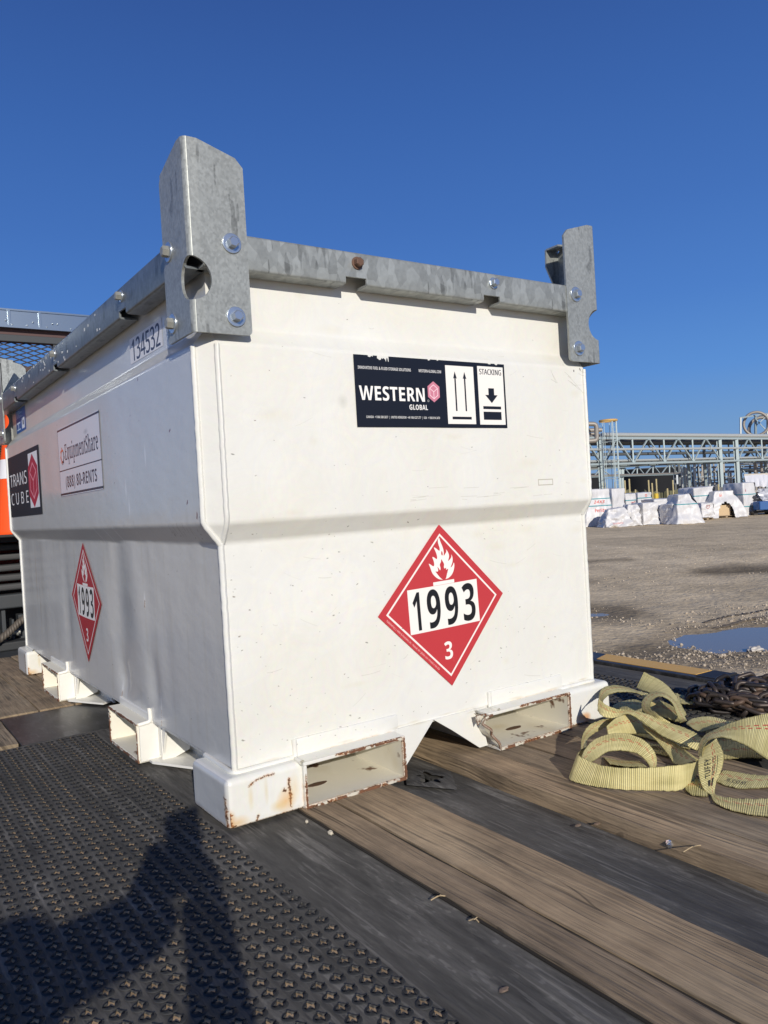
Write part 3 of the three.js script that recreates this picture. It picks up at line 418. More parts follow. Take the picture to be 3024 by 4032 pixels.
// ------------------------------------------------------------------ the white fuel tank
const W = 1.15, L = 2.2972, cI = .0325, cc = .036;
const tank = thing('fuel_tank', 'large white steel fuel tank with galvanised top rail standing on the deck', 'tank', [W / 2, 0, -L / 2]);
const tp = (n, g, m) => part(tank, n, g, m);
const sub = (par, n, g, m) => { const k = shadow(new THREE.Mesh(g, m)); k.name = n; g.applyMatrix4(inv.copy(tank.matrixWorld).invert()); par.add(k); return k; };
const frontUV = g => planarUV(g, (x, y, z) => [(x + .05) / 1.25, y / 1.25]), sideUV = g => planarUV(g, (x, y, z) => [(z + 2.37) / 2.4286, y / 1.3]);
{
  // profile: height, inset; bends are eased
  const P0 = [[.107, cI], [.5713, cI], [.6115, 0], [.976, 0], [1.013, cI], [1.186, cI]], P = [P0[0]];
  for (let i = 1; i < P0.length - 1; i++) { const a = P0[i - 1], b = P0[i], c = P0[i + 1], e = .007, dir = (p, q) => { const l = Math.hypot(q[0] - p[0], q[1] - p[1]); return [(q[0] - p[0]) / l, (q[1] - p[1]) / l]; }, u = dir(b, a), v = dir(b, c); for (const t of [0, .33, .67, 1]) { const w0 = (1 - t) * (1 - t), w1 = 2 * t * (1 - t), w2 = t * t; P.push([b[0] + e * (w0 * u[0] + w2 * v[0]), b[1] + e * (w0 * u[1] + w2 * v[1])]); } }
  P.push(P0[P0.length - 1]);
  const Q = []; for (let i = 0; i < P.length - 1; i++) { const n = Math.max(1, Math.round((P[i + 1][0] - P[i][0]) / .03)); for (let k = 0; k < n; k++) Q.push([P[i][0] + (P[i + 1][0] - P[i][0]) * k / n, P[i][1] + (P[i + 1][1] - P[i][1]) * k / n]); } Q.push(P[P.length - 1]);
  const cut = ins => ins + cc * Math.min(1, 1 - ins / cI);        // where the corner chamfer starts
  const panel = (len, nx, place, disp) => { const pos = [], idx = []; for (const [y, ins] of Q) for (let i = 0; i <= nx; i++) { const a = cut(ins), t = a + (len - 2 * a) * i / nx; pos.push(...place(t, y, ins - disp(t, y, ins))); } const n = nx + 1; for (let j = 0; j < Q.length - 1; j++) for (let i = 0; i < nx; i++) { const q = j * n + i; idx.push(q, q + 1, q + n, q + 1, q + n + 1, q + n); } const g = new THREE.BufferGeometry(); g.setAttribute('position', new THREE.Float32BufferAttribute(pos, 3)); g.setIndex(idx); g.computeVertexNormals(); g.setAttribute('uv', new THREE.Float32BufferAttribute(new Float32Array(pos.length / 3 * 2), 2)); return g; };
  const fade = (t, len, y, ins) => sm(0, .1, Math.min(t, len - t)) * sm(.107, .16, y) * (1 - sm(1.0, 1.02, y)) * (Math.abs(ins - cI) < .001 || ins < .001 ? 1 : .2);
  const fd = (t, y, ins) => fade(t, W, y, ins) * .0014 * (n2(t * 3, y * 3, 2, 700) - .5) * 2;
  const gz = (a, s) => Math.exp(-(a / s) * (a / s));
  const sd = (t, y, ins) => { const z = t - L, low = (y < .57 ? 1 : .15) * (1 - .93 * Math.exp(-Math.pow((z + 1.16) / .24, 6) - Math.pow((y - .375) / .26, 8))); let k = .004 * (n2(t * 2.2, y * .6, 3, 710) - .5) * 2; if (y < .57) k += -.010 * gz(z + .80, .10) * gz(y - .33, .22) - .008 * gz(z + 1.43, .07) * gz(y - .3, .22) + .006 * gz(z + .62, .09) * gz(y - .36, .2) - .014 * gz(z + .80, .045) * gz(y - .17, .06) - .010 * gz(z + .52, .035) * gz(y - .20, .08) + .004 * gz(z + 1.75, .15); return .65 * k * fade(t, L, y, ins) * low; };
  tp('end_panel', frontUV(panel(W, 60, (t, y, i) => [t, y, -i], fd)), paintFront);
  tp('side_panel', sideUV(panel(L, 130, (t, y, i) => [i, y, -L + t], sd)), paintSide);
  tp('end_panel', panel(W, 8, (t, y, i) => [W - t, y, -L + i], () => 0), paintPlain);
  tp('side_panel', panel(L, 12, (t, y, i) => [W - i, y, -t], () => 0), paintPlain);
  for (const [sx, sz] of [[0, 0], [1, 0], [0, 1], [1, 1]]) {            // chamfered corners of the wide part
    const pos = [], idx = []; Q.forEach(([y, ins]) => { const a = cut(ins), X = v => sx ? W - v : v, Z = v => sz ? -L + v : -v; pos.push(X(ins), y, Z(a), X(a), y, Z(ins)); });
    for (let j = 0; j < Q.length - 1; j++) { const q = j * 2, f = (sx + sz) % 2; if (f) idx.push(q, q + 2, q + 1, q + 1, q + 2, q + 3); else idx.push(q, q + 1, q + 2, q + 1, q + 3, q + 2); }
    const g = new THREE.BufferGeometry(); g.setAttribute('position', new THREE.Float32BufferAttribute(pos, 3)); g.setIndex(idx); g.computeVertexNormals(); tp('corner_plate', frontUV(g), paintFront);
    // weld beads along the corner
    const X = v => sx ? W - v : v, Z = v => sz ? -L + v : -v, bead = (pts, r) => { const n = Math.round(new THREE.CatmullRomCurve3(pts).getLength() / .012), g = tube(pts, r, n, 8), p = g.attributes.position; for (let i = 0; i < p.count; i++) { const k = (vn(p.getY(i) * 120 + 40, 3, 4096, 64, 720) - .5) * .0009; p.setXYZ(i, p.getX(i) + k, p.getY(i), p.getZ(i) + k); } return mergeVertices(g); };
    const fine = l => { const o = []; for (let i = 0; i < l.length - 1; i++) for (let k = 0; k < 6; k++) o.push(l[i].clone().lerp(l[i + 1], k / 6)); o.push(l[l.length - 1]); return o; };
    for (const g of [bead(fine([V(X(cI + .002), .10, Z(cI + .002)), V(X(cI + .001), .35, Z(cI + .001)), V(X(cI + .001), .573, Z(cI + .001))]), .0072), bead(fine([V(X(0), .972, Z(cc)), V(X(0), .79, Z(cc)), V(X(0), .612, Z(cc)), V(X(cI), .568, Z(cI))]), .0062), bead(fine([V(X(cc), .972, Z(0)), V(X(cc), .79, Z(0)), V(X(cc), .616, Z(.002)), V(X(cI + .004), .572, Z(cI))]), .0062)]) { g.computeVertexNormals(); tp('weld_bead', frontUV(g), paintFront); }
  }
  tp('roof_panel', box(cI, W - cI, 1.170, 1.187, -L + cI, -cI), paintPlain); tp('floor_panel', box(cI + .002, W - cI - .002, .100, .1075, -L + cI + .002, -cI - .002), paintPlain);
}
// corner feet
for (const [sx, sz] of [[0, 0], [1, 0], [0, 1], [1, 1]]) {
  const X = v => sx ? W - v : v, Z = v => sz ? -L + v : -v, xa = Math.min(X(-.001), X(.176)), xb = Math.max(X(-.001), X(.176)), za = Math.min(Z(-.001), Z(.192)), zb = Math.max(Z(-.001), Z(.192));
  const g = clean(new RoundedBoxGeometry(xb - xa, .1, zb - za, 4, .013)).translate((xa + xb) / 2, .05, (za + zb) / 2), p = g.attributes.position;
  for (let i = 0; i < p.count; i++) { if (p.getY(i) < .012) p.setY(i, Math.max(0, p.getY(i) * .6)); }
  g.computeVertexNormals();
  const parts = [[], []]; const nn = g.attributes.normal; for (let t = 0; t < p.count; t += 3) { const nx = nn.getX(t) + nn.getX(t + 1) + nn.getX(t + 2), nz = nn.getZ(t) + nn.getZ(t + 1) + nn.getZ(t + 2); (nx < -1.6 ? parts[1] : parts[0]).push(t, t + 1, t + 2); }
  const pick = l => { const q = new THREE.BufferGeometry(); for (const k of ['position', 'normal', 'uv']) { const a = g.attributes[k], s = a.itemSize, o = new Float32Array(l.length * s); l.forEach((v, i) => { for (let c = 0; c < s; c++) o[i * s + c] = a.array[v * s + c]; }); q.setAttribute(k, new THREE.BufferAttribute(o, s)); } return q; };
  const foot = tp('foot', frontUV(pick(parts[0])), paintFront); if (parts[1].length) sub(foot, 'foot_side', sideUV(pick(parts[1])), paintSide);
  // fillet weld where the foot meets the wall
  tp('weld_bead', frontUV(tube([V(X(cI), .101, Z(.19)), V(X(cI - .002), .101, Z(.1)), V(X(cI - .002), .101, Z(cI + .004)), V(X(cI + .004), .101, Z(cI - .002)), V(X(.1), .101, Z(cI - .002)), V(X(.175), .101, Z(cI))], .0065, 60, 8)), paintFront);
}
// fork pockets at the end and along the side
function pocketFront(a, b, torn) {
  const z1 = .0095, z0 = -.42, y1 = .1, t = .008;
  const e = .0013, zi = z1 - .004, bot = quad([a + t * (1 - torn), t + e, zi], [b - t, t + e, zi], [b - t, t + e, z0], [a + t * (1 - torn), t + e, z0]); const inn = [bot, quad([b - t - e, t, zi], [b - t - e, t, z0], [b - t - e, y1 - t, z0], [b - t - e, y1 - t, zi]), quad([a, y1 - t - e, z0], [b - t, y1 - t - e, z0], [b - t, y1 - t - e, zi], [a, y1 - t - e, zi]), quad([a, t, z0 + .003], [b - t, t, z0 + .003], [b - t, y1 - t, z0 + .003], [a, y1 - t, z0 + .003])];
  if (!torn) inn.push(quad([a + t + e, t, z0], [a + t + e, t, zi], [a + t + e, y1 - t, zi], [a + t + e, y1 - t, z0]));
  const frameUV = g => planarUV(g, (x, y, z) => z > .0075 ? [(x + .05) / 1.25, y / 1.25] : [(x + .05) / 1.25, (.16 + y * .3 - z * .4) / 1.25]);
  const pk = tp('fork_pocket', triUV(merge(inn), 1.6, a * 3, .2), paintInner);
  const ring = [box(a, b, 0, t, z0, z1, .002), box(b - t, b, t, y1 - t, z0, z1, .002), box(a - .03 * torn, b, y1 - t, y1, z0, z1, .002)];
  if (!torn) ring.push(box(a, a + t, t, y1 - t, z0, z1, .002));
  sub(pk, 'pocket_frame', frameUV(merge(ring)), paintFront);
  // bare rusty rim
  const q = mulberry(Math.floor(a * 1000)), rim = []; const jag = (x0, y0, x1, y1, w) => { const n = 22; for (let i = 0; i < n; i++) { if (q() < .16) continue; const f0 = i / n, f1 = (i + 1) / n, ww = w * (.55 + .6 * q()), X0 = x0 + (x1 - x0) * f0, X1 = x0 + (x1 - x0) * f1, Y0 = y0 + (y1 - y0) * f0, Y1 = y0 + (y1 - y0) * f1; if (Math.abs(x1 - x0) > Math.abs(y1 - y0)) rim.push(box(X0, X1, Y0 - ww / 2, Y0 + ww / 2, z1 - .002, z1 + .0012 + .001 * q())); else rim.push(box(X0 - ww / 2, X0 + ww / 2, Math.min(Y0, Y1), Math.max(Y0, Y1), z1 - .002, z1 + .0012 + .001 * q())); } };
  jag(a + .004, .004, b - .004, .004, .007); jag(b - .004, .005, b - .004, .096, .006); jag(a + .10, .096, b - .01, .096, .006); if (!torn) jag(a + .004, .075, a + .004, .005, .004);
  sub(pk, 'rusty_rim', triUV(merge(rim), 6), rustEdge);
  // hole burned through the pocket floor
  const oc = [(a + b) / 2 - .055 + .06 * torn, -.085], o = []; for (let i = 0; i < 14; i++) { const an = i / 14 * 6.283; o.push([oc[0] + .026 * Math.cos(an) + .006 * q(), oc[1] + .010 * Math.sin(an)]); } sub(pk, 'floor_slot', polyPlate(o, 'y', t + .0018, .001), std({ color: col(.10, .055, .03), roughness: .9 }));
  return pk;
}
pocketFront(.169, .433, 0);
{
  const pk = pocketFront(.719, .980, 1), pos = [], idx = [], N = 14, q = mulberry(4);      // bent, torn left cheek of the second pocket
  for (let j = 0; j <= N; j++) for (let i = 0; i <= 4; i++) { const t = j / N, d = i / 4, x = .690 + .032 * Math.pow(1 - t, 1.4) - .020 * t * t + .012 * Math.sin(t * 9) * (i === 0 ? 1 : .3), z = .006 - .30 * d + (i === 0 ? .012 * (q() - .5) + .018 * Math.sin(t * 7) * t : 0); pos.push(x - .012 * d, .004 + .094 * t, z); }
  for (let j = 0; j < N; j++) for (let i = 0; i < 4; i++) { const a = j * 5 + i; idx.push(a, a + 5, a + 1, a + 1, a + 5, a + 6); } const g = new THREE.BufferGeometry(); g.setAttribute('position', new THREE.Float32BufferAttribute(pos, 3)); g.setIndex(idx); g.computeVertexNormals(); sub(pk, 'bent_cheek', triUV(g, 3), paintInner);
  sub(pk, 'torn_edge', triUV(merge([tube([V(.723, .004, .008), V(.713, .022, .014), V(.698, .045, .004), V(.688, .06, .016), V(.672, .078, .003), V(.676, .092, .012), V(.700, .094, .010)], .0036, 40, 6), polyPlate([[.655, .098], [.70, .098], [.702, .086], [.69, .08], [.683, .088], [.676, .07], [.667, .082], [.66, .074]], 'z', -.004, .004)]), 6), rustEdge);
}
tp('gusset', frontUV(merge([polyPlate([[.434, .099], [.434, .012], [.452, .012], [.545, .107], [.434, .107]], 'z', -.034, .007)])), paintFront);
tp('gusset', frontUV(merge([polyPlate([[.545, .107], [.672, .107], [.700, .06], [.712, .008], [.685, .008], [.60, .07]], 'z', -.034, .006)])), paintFront);
for (const [a, b] of [[.171, .441], [.728, .992]]) { tp('doubler_plate', frontUV(toCreasedNormals(box(a, b, .098, .1405, -cI - .004, -cI + .0045, .003), .6)), paintFront); tp('weld_bead', frontUV(tube([V(a, .14, -cI + .002), V(a, .101, -cI + .004), V(a - .004, .1, -.012), V(a - .004, .1, .008)], .006, 30, 7)), paintFront); tp('pocket_shelf', planarUV(quad([a - .002, .1004, .0085], [b - .012, .1004, .0085], [b - .012, .104, -cI], [a - .002, .104, -cI]), (x, y, z) => [(x + .05) / 1.25, (.2 - z) / 1.25]), paintFront); }
for (const [za, zb] of [[-.829, -.566], [-1.753, -1.486]]) {
  const x0 = -.005, x1 = .36, t = .008, y1 = .104;
  const pk = tp('fork_pocket', triUV(merge([quad([x0 + .004, t + .0013, za + t], [x0 + .004, t + .0013, zb - t], [x1, t + .0013, zb - t], [x1, t + .0013, za + t]), quad([x0 + .004, t, za + t + .0013], [x1, t, za + t + .0013], [x1, y1 - t, za + t + .0013], [x0 + .004, y1 - t, za + t + .0013]), quad([x0 + .004, y1 - t, zb - t - .0013], [x1, y1 - t, zb - t - .0013], [x1, t, zb - t - .0013], [x0 + .004, t, zb - t - .0013]), quad([x0 + .004, y1 - t - .0013, za + t], [x1, y1 - t - .0013, za + t], [x1, y1 - t - .0013, zb - t], [x0 + .004, y1 - t - .0013, zb - t]), quad([x1 - .003, t, za + t], [x1 - .003, t, zb - t], [x1 - .003, y1 - t, zb - t], [x1 - .003, y1 - t, za + t])]), 1.6, .3, za), paintInner);
  sub(pk, 'pocket_frame', frontUV(merge([box(x0, x1, 0, t, za, zb, .002), box(x0, x1, t, y1 - t, za, za + t, .002), box(x0, x1, t, y1 - t, zb - t, zb, .002), box(x0, x1, y1 - t, y1, za, zb, .002)])), paintInner);
  const q = mulberry(Math.floor(-za * 1000)), rim = [], jag = (a0, b0, a1, b1, w) => { const n = 20; for (let i = 0; i < n; i++) { if (q() < .15) continue; const f0 = i / n, f1 = (i + 1) / n, ww = w * (.5 + .7 * q()); if (Math.abs(a1 - a0) > .01) rim.push(box(x0 - .0015 - .001 * q(), x0 + .002, b0 - ww / 2, b0 + ww / 2, Math.min(a0 + (a1 - a0) * f0, a0 + (a1 - a0) * f1), Math.max(a0 + (a1 - a0) * f0, a0 + (a1 - a0) * f1))); else rim.push(box(x0 - .0015 - .001 * q(), x0 + .002, b0 + (b1 - b0) * f0, b0 + (b1 - b0) * f1, a0 - ww / 2, a0 + ww / 2)); } };
  jag(za, .1, zb, .1, .006); jag(za, .004, zb, .004, .006); jag(za + .004, .005, za + .004, .1, .008); jag(zb - .004, .005, zb - .004, .1, .004); sub(pk, 'rusty_rim', triUV(merge(rim), 6), rustEdge);
  tp('doubler_plate', frontUV(box(cI - .004, cI + .004, .1, .123, za - .01, zb + .01, .003)), paintPlain);
  // cheek plate and gussets on the near side of the pocket, full in the sun
  tp('gusset', frontUV(merge([box(x0 + .004, .115, .004, .1, zb, zb + .006, .002), polyPlate([[.045, .106], [.115, .106], [.12, .02], [.075, .006], [.045, .006]], 'z', zb + .03, .006), polyPlate([[zb + .001, .104], [zb + .07, .104], [zb + .035, .02], [zb + .001, .012]], 'x', .047, .006), polyPlate([[zb + .001, .006], [zb + .20, .006], [zb + .08, .07], [zb + .001, .102]], 'x', .13, .006), polyPlate([[.02, zb + .002], [.13, zb + .002], [.13, zb + .16], [.1, zb + .18], [.02, zb + .03]], 'y', .0015, .006)])), paintPlain);
  tp('gusset', frontUV(merge([polyPlate([[za - .001, .104], [za - .08, .104], [za - .04, .02], [za - .001, .012]], 'x', .047, .006)])), paintPlain);
  tp('weld_bead', frontUV(tube([V(cI - .004, .138, zb + .004), V(cI - .006, .106, zb + .006), V(.012, .102, zb + .004), V(x0 + .004, .1, zb + .002)], .006, 30, 7)), paintPlain);
}
// --------------------------------------------------- galvanised corner posts and rails
function boltAt(par, p, dir, mat, r = .0115, washer = .0205, rot = 0) {
  const q = new THREE.Quaternion().setFromUnitVectors(V(0, 1, 0), dir), place = g => g.applyMatrix4(new THREE.Matrix4().makeRotationFromQuaternion(q).setPosition(p));
  const head = clean(new THREE.LatheGeometry([[0, .0125], [r * .78, .0125], [r * .98, .0108], [r * 1.0, .0015], [r * 1.02, 0]].map(k => new THREE.Vector2(...k)).reverse(), 6)).rotateY(rot); const hd = toCreasedNormals(head, .3);
  hd.translate(0, .003, 0); sub(par, 'bolt', place(hd), mat);
  sub(par, 'washer', place(clean(new THREE.LatheGeometry([[washer, -.0005], [washer, .002], [washer * .94, .003], [0, .003]].map(k => new THREE.Vector2(...k)), 26))), mat === rustBolt ? rustBolt : zinc);
}
function postGeo() {                                    // left front post, bent from one plate
  const R = .012, T = .006, pz = .0194, px = -.0194, fw = .107, sEnd = -.12, La = fw - (px + R), Lb = Math.PI / 2 * R, Lc = (pz - R) - sEnd, S = La + Lb + Lc, hs = La + Lb / 2, hr = .043, hy = 1.095;
  const place = (s, off) => { if (s < La) return [fw - s, pz - off]; if (s < La + Lb) { const a = (s - La) / R, r = R - off; return [px + R - Math.sin(a) * r, pz - R + Math.cos(a) * r]; } return [px + off, pz - R - (s - La - Lb)]; };
  const top = s => { const d = Math.abs(s - hs), e = Math.min(s, S - s), half = s < hs ? hs : S - hs; let y = 1.3698 - .026 * sm(.03, half * .95, d) * (d / half); y = 1.3698 - Math.max(0, d - .028) * .3; if (e < .016) y -= (.016 - e) * .8; return Math.min(y, 1.3698); };
  const bot = s => { const e = Math.min(s, S - s); return .989 + (e < .01 ? (.01 - Math.sqrt(Math.max(0, 1e-4 - (.01 - e) ** 2))) : 0); };
  const ss = new Set([0, S, La, La + Lb, hs]); for (let s = 0; s < S; s += .004) ss.add(s); for (let i = 0; i <= 24; i++) ss.add(hs + hr * Math.cos(i / 24 * Math.PI)); for (let i = 1; i < 8; i++) ss.add(La + Lb * i / 8); for (let i = 1; i < 6; i++) { ss.add(.01 * (i / 6) ** 2); ss.add(S - .01 * (i / 6) ** 2); }
  const A = [...ss].sort((a, b) => a - b).filter((v, i, l) => !i || v - l[i - 1] > 2e-5), pos = [];
  const P = (s, y, o) => { const [x, z] = place(s, o); return [x, y, z]; }, tri4 = (a, b, c, d) => pos.push(...a, ...b, ...c, ...a, ...c, ...d);
  const half = s => { const d = Math.abs(s - hs); return d >= hr ? 0 : Math.sqrt(hr * hr - d * d); };
  for (let i = 0; i < A.length - 1; i++) {
    const a = A[i], b = A[i + 1], ha = half(a), hb = half(b), iv = ha + hb > 0 ? [[bot, s => hy - half(s)], [s => hy + half(s), top]] : [[bot, top]];
    for (const [lo, hi] of iv) { const n = 1; const la = lo(a), lb = lo(b), ua = hi(a), ub = hi(b); tri4(P(b, lb, 0), P(a, la, 0), P(a, ua, 0), P(b, ub, 0)); tri4(P(a, la, T), P(b, lb, T), P(b, ub, T), P(a, ua, T)); tri4(P(a, ua, 0), P(a, ua, T), P(b, ub, T), P(b, ub, 0)); tri4(P(a, la, T), P(a, la, 0), P(b, lb, 0), P(b, lb, T)); }
  }
  tri4(P(0, bot(0), 0), P(0, bot(0), T), P(0, top(0), T), P(0, top(0), 0)); tri4(P(S, bot(S), T), P(S, bot(S), 0), P(S, top(S), 0), P(S, top(S), T));
  const g = new THREE.BufferGeometry(); g.setAttribute('position', new THREE.Float32BufferAttribute(pos, 3)); g.computeVertexNormals(); return toCreasedNormals(g, .5);
}
function flip(g, mx, mz) { g.applyMatrix4(new THREE.Matrix4().makeScale(mx ? -1 : 1, 1, mz ? -1 : 1).setPosition(mx ? W : 0, 0, mz ? -L : 0)); if (mx !== mz) { for (const k of ['position', 'normal', 'uv']) { const a = g.attributes[k]; if (!a) continue; const s = a.itemSize; for (let t = 0; t < a.count; t += 3) for (let c = 0; c < s; c++) { const x = a.array[(t + 1) * s + c]; a.array[(t + 1) * s + c] = a.array[(t + 2) * s + c]; a.array[(t + 2) * s + c] = x; } } } return g; }
for (const [mx, mz] of [[0, 0], [1, 0], [0, 1], [1, 1]]) {
  const inner = merge([polyPlate([[-.017, 1.343], [.034, 1.338], [.036, 1.288], [-.013, 1.20], [-.017, 1.20]], 'z', -.12, .005), polyPlate([[-.017, 1.345], [.034, 1.34], [.034, 1.335], [-.017, 1.34]], 'z', -.115, .045), box(-.012, .05, 1.1835, 1.1885, -.05, .012)]);
  const g = flip(merge([postGeo(), inner]), mx, mz); triUV(g, 2.2, mx * .37, mz * .21); const post = tp('corner_post', g, galvFine);
  const X = v => mx ? W - v : v, Z = v => mz ? -L - v : v;
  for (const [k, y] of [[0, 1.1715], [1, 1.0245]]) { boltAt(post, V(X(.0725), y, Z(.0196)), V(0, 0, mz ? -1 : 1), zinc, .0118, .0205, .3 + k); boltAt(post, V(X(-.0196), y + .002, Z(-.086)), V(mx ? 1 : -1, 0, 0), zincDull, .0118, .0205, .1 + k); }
}
function rail(len, toWorld, notches, bolts, nrm, boltMats, mat) {
  const prof = (cutLip) => { const s = new THREE.Shape(), o = .0172, t = .005, yt = 1.1945, yb = 1.121, r = .0065; if (cutLip) { s.moveTo(o - t, yb + .017); s.lineTo(o, yb + .017); s.lineTo(o, yt - r - .002); s.lineTo(o, yt - r); s.absarc(o - r, yt - r, r, 0, Math.PI / 2, false); s.lineTo(o - r - .002, yt); s.lineTo(-.032, yt); s.lineTo(-.032, yt - t); s.lineTo(o - r, yt - t); s.absarc(o - r, yt - r, r - t, Math.PI / 2, 0, true); s.lineTo(o - t, yb + .017); } else { s.moveTo(-.026, yb); s.lineTo(o - r - .002, yb); s.lineTo(o - r, yb); s.absarc(o - r, yb + r, r, -Math.PI / 2, 0, false); s.lineTo(o, yb + r + .002); s.lineTo(o, yt - r - .002); s.lineTo(o, yt - r); s.absarc(o - r, yt - r, r, 0, Math.PI / 2, false); s.lineTo(o - r - .002, yt); s.lineTo(-.032, yt); s.lineTo(-.032, yt - t); s.lineTo(o - r, yt - t); s.absarc(o - r, yt - r, r - t, Math.PI / 2, 0, true); s.lineTo(o - t, yb + r); s.absarc(o - r, yb + r, r - t, 0, -Math.PI / 2, true); s.lineTo(-.026, yb + t); s.lineTo(-.026, yb); } return s; };
  const cuts = [.012, ...notches.flatMap(n => [n - .027, n + .027]), len - .012], l = [];
  for (let i = 0; i < cuts.length - 1; i++) { const g = clean(new THREE.ExtrudeGeometry(prof(i % 2), { depth: cuts[i + 1] - cuts[i], bevelEnabled: false, curveSegments: 5, steps: 1 })); g.translate(0, 0, cuts[i]); l.push(g); }
  const g = toCreasedNormals(merge(l), .42); g.applyMatrix4(toWorld); triUV(g, 2.4, .13, .4); const r = tp('top_rail', g, mat); bolts.forEach((b, i) => boltAt(r, V(.0173, 1.1695, b).applyMatrix4(toWorld), nrm, boltMats[i % boltMats.length], .0105, .0142, i)); return r;
}
const frontM = new THREE.Matrix4().makeBasis(V(0, 0, 1), V(0, 1, 0), V(-1, 0, 0)).setPosition(W, 0, 0);   // profile out = +z, along = -x
const leftM = new THREE.Matrix4().makeBasis(V(-1, 0, 0), V(0, 1, 0), V(0, 0, -1)).setPosition(0, 0, 0);
rail(W, frontM, [W - .7715, W - .368], [W - .778, W - .3725], V(0, 0, 1), [zinc, rustBolt], galvLeaf);
{
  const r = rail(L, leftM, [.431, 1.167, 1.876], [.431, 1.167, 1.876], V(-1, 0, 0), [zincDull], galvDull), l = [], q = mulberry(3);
  for (let i = 0; i < 34; i++) { const z = -(.6 + 1.5 * q() * (.4 + .6 * q())), y = 1.128 + .06 * q(), h = .0012 + .0035 * q(); l.push(box(-.0179, -.0174, y - h, y + h, z - .003, z + .003)); }
  sub(r, 'paint_splash', merge(l), std({ color: col(.75, .75, .73), roughness: .7 }));
}
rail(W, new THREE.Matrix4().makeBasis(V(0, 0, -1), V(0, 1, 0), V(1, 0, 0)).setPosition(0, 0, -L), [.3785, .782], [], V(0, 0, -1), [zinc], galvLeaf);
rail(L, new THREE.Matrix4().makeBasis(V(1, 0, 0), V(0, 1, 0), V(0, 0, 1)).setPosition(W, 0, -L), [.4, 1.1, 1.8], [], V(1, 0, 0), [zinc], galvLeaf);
// --------------------------------------------------- print: placards and decals
function fit(x, s, cx, y, wd, ht, font, fill, align = 'center') { x.save(); x.font = `${font} 100px sans-serif`; const m = x.measureText(s), cap = 72; x.translate(align === 'left' ? cx : cx - wd / 2, y); x.scale(wd / m.width, ht / cap); x.fillStyle = fill; x.textAlign = 'left'; x.textBaseline = 'alphabetic'; x.fillText(s, 0, 0); x.restore(); }
const FL = [[795, 243], [808, 292], [838, 355], [853, 410], [849, 462], [862, 440], [884, 402], [868, 372], [898, 405], [914, 450], [907, 490], [897, 517], [925, 490], [941, 460], [932, 428], [951, 458], [955, 510], [941, 555], [926, 592], [955, 562], [968, 515], [976, 560], [966, 620], [945, 668], [910, 704], [880, 716], [838, 728], [790, 720], [742, 682], [716, 640], [701, 588], [679, 545], [710, 562], [736, 582], [747, 566], [741, 520], [717, 467], [750, 480], [771, 500], [780, 478], [764, 420], [731, 358], [768, 376], [803, 408], [806, 372], [786, 322], [780, 280]];
const FI = [[840, 727], [800, 690], [772, 652], [755, 632], [787, 640], [792, 612], [776, 578], [800, 602], [813, 628], [818, 592], [804, 556], [822, 525], [822, 487], [842, 522], [858, 548], [851, 586], [863, 602], [882, 583], [877, 618], [893, 602], [906, 598], [890, 650], [882, 700], [872, 720]], FT = [[828, 396], [838, 420], [840, 444], [832, 456], [822, 440], [821, 418]];
function placardTex(red, dirt) {
  return canvasTex(768, 768, (x, w, h) => {
    x.fillStyle = red; x.fillRect(0, 0, w, h); x.strokeStyle = '#f2ece4'; x.lineWidth = 9; const k = .066 * w; x.beginPath(); x.moveTo(w / 2, k); x.lineTo(w - k, h / 2); x.lineTo(w / 2, h - k); x.lineTo(k, h / 2); x.closePath(); x.stroke();
    x.save(); // flame, traced in the placard's own skewed frame
    const c = [865, 1007], e1 = [703, -135], e2 = [75, 908], D = e1[0] * e2[1] - e1[1] * e2[0], map = ([px, py]) => { const dx = px - c[0], dy = py - c[1], a = (dx * e2[1] - dy * e2[0]) / D, b = (e1[0] * dy - e1[1] * dx) / D; return [w / 2 + a * w / 2, h / 2 + b * h / 2]; };
    const path = (l, f) => { const q = l.map(map); x.fillStyle = f; x.beginPath(); x.moveTo((q[0][0] + q[q.length - 1][0]) / 2, (q[0][1] + q[q.length - 1][1]) / 2); for (let i = 0; i < q.length; i++) { const n = q[(i + 1) % q.length]; x.quadraticCurveTo(q[i][0], q[i][1], (q[i][0] + n[0]) / 2, (q[i][1] + n[1]) / 2); } x.closePath(); x.fill(); };
    path(FL, '#f4efe7'); path(FI, red); path(FT, red); x.restore();
    x.fillStyle = '#f4efe7'; x.fillRect(w * .423, h * .352, w * .168, h * .022);
    x.fillStyle = '#f1ede5'; x.fillRect(w * .222, h * .375, w * .556, h * .268);
    x.fillStyle = '#15161a'; [['1', .2475, .085], ['9', .355, .118], ['9', .497, .118], ['3', .640, .118]].forEach(([s, px, wd]) => { x.save(); x.font = 'bold 100px sans-serif'; const m = x.measureText(s); x.translate(w * px, h * .626); x.scale(w * wd / m.width, h * .232 / 72); x.fillText(s, 0, 0); x.restore(); });
    fit(x, '3', w * .5, h * .835, w * .072, h * .108, 'bold', '#f4efe7');
    x.save(); x.translate(w * .055, h * .535); x.rotate(.785); x.font = '13px sans-serif'; x.fillStyle = 'rgba(244,220,214,.8)'; x.fillText('Published by J. J. Keller & Associates, Inc. • Neenah, WI • JJKeller.com • Printed in the USA', 0, 0, w * .5); x.restore();
    const q = mulberry(dirt); for (let i = 0; i < 26; i++) { x.strokeStyle = q() < .5 ? 'rgba(255,235,230,.25)' : 'rgba(80,20,20,.25)'; x.lineWidth = 1 + q(); const a = q() * w, b = q() * h; x.beginPath(); x.moveTo(a, b); x.lineTo(a + 30 * q() - 10, b + 30 * q()); x.stroke(); }
    for (let i = 0; i < 12; i++) speck(x, q() * w, q() * h, 1.5 + 2 * q(), 6, 'rgba(60,50,48,.6)', i + dirt);
  });
}
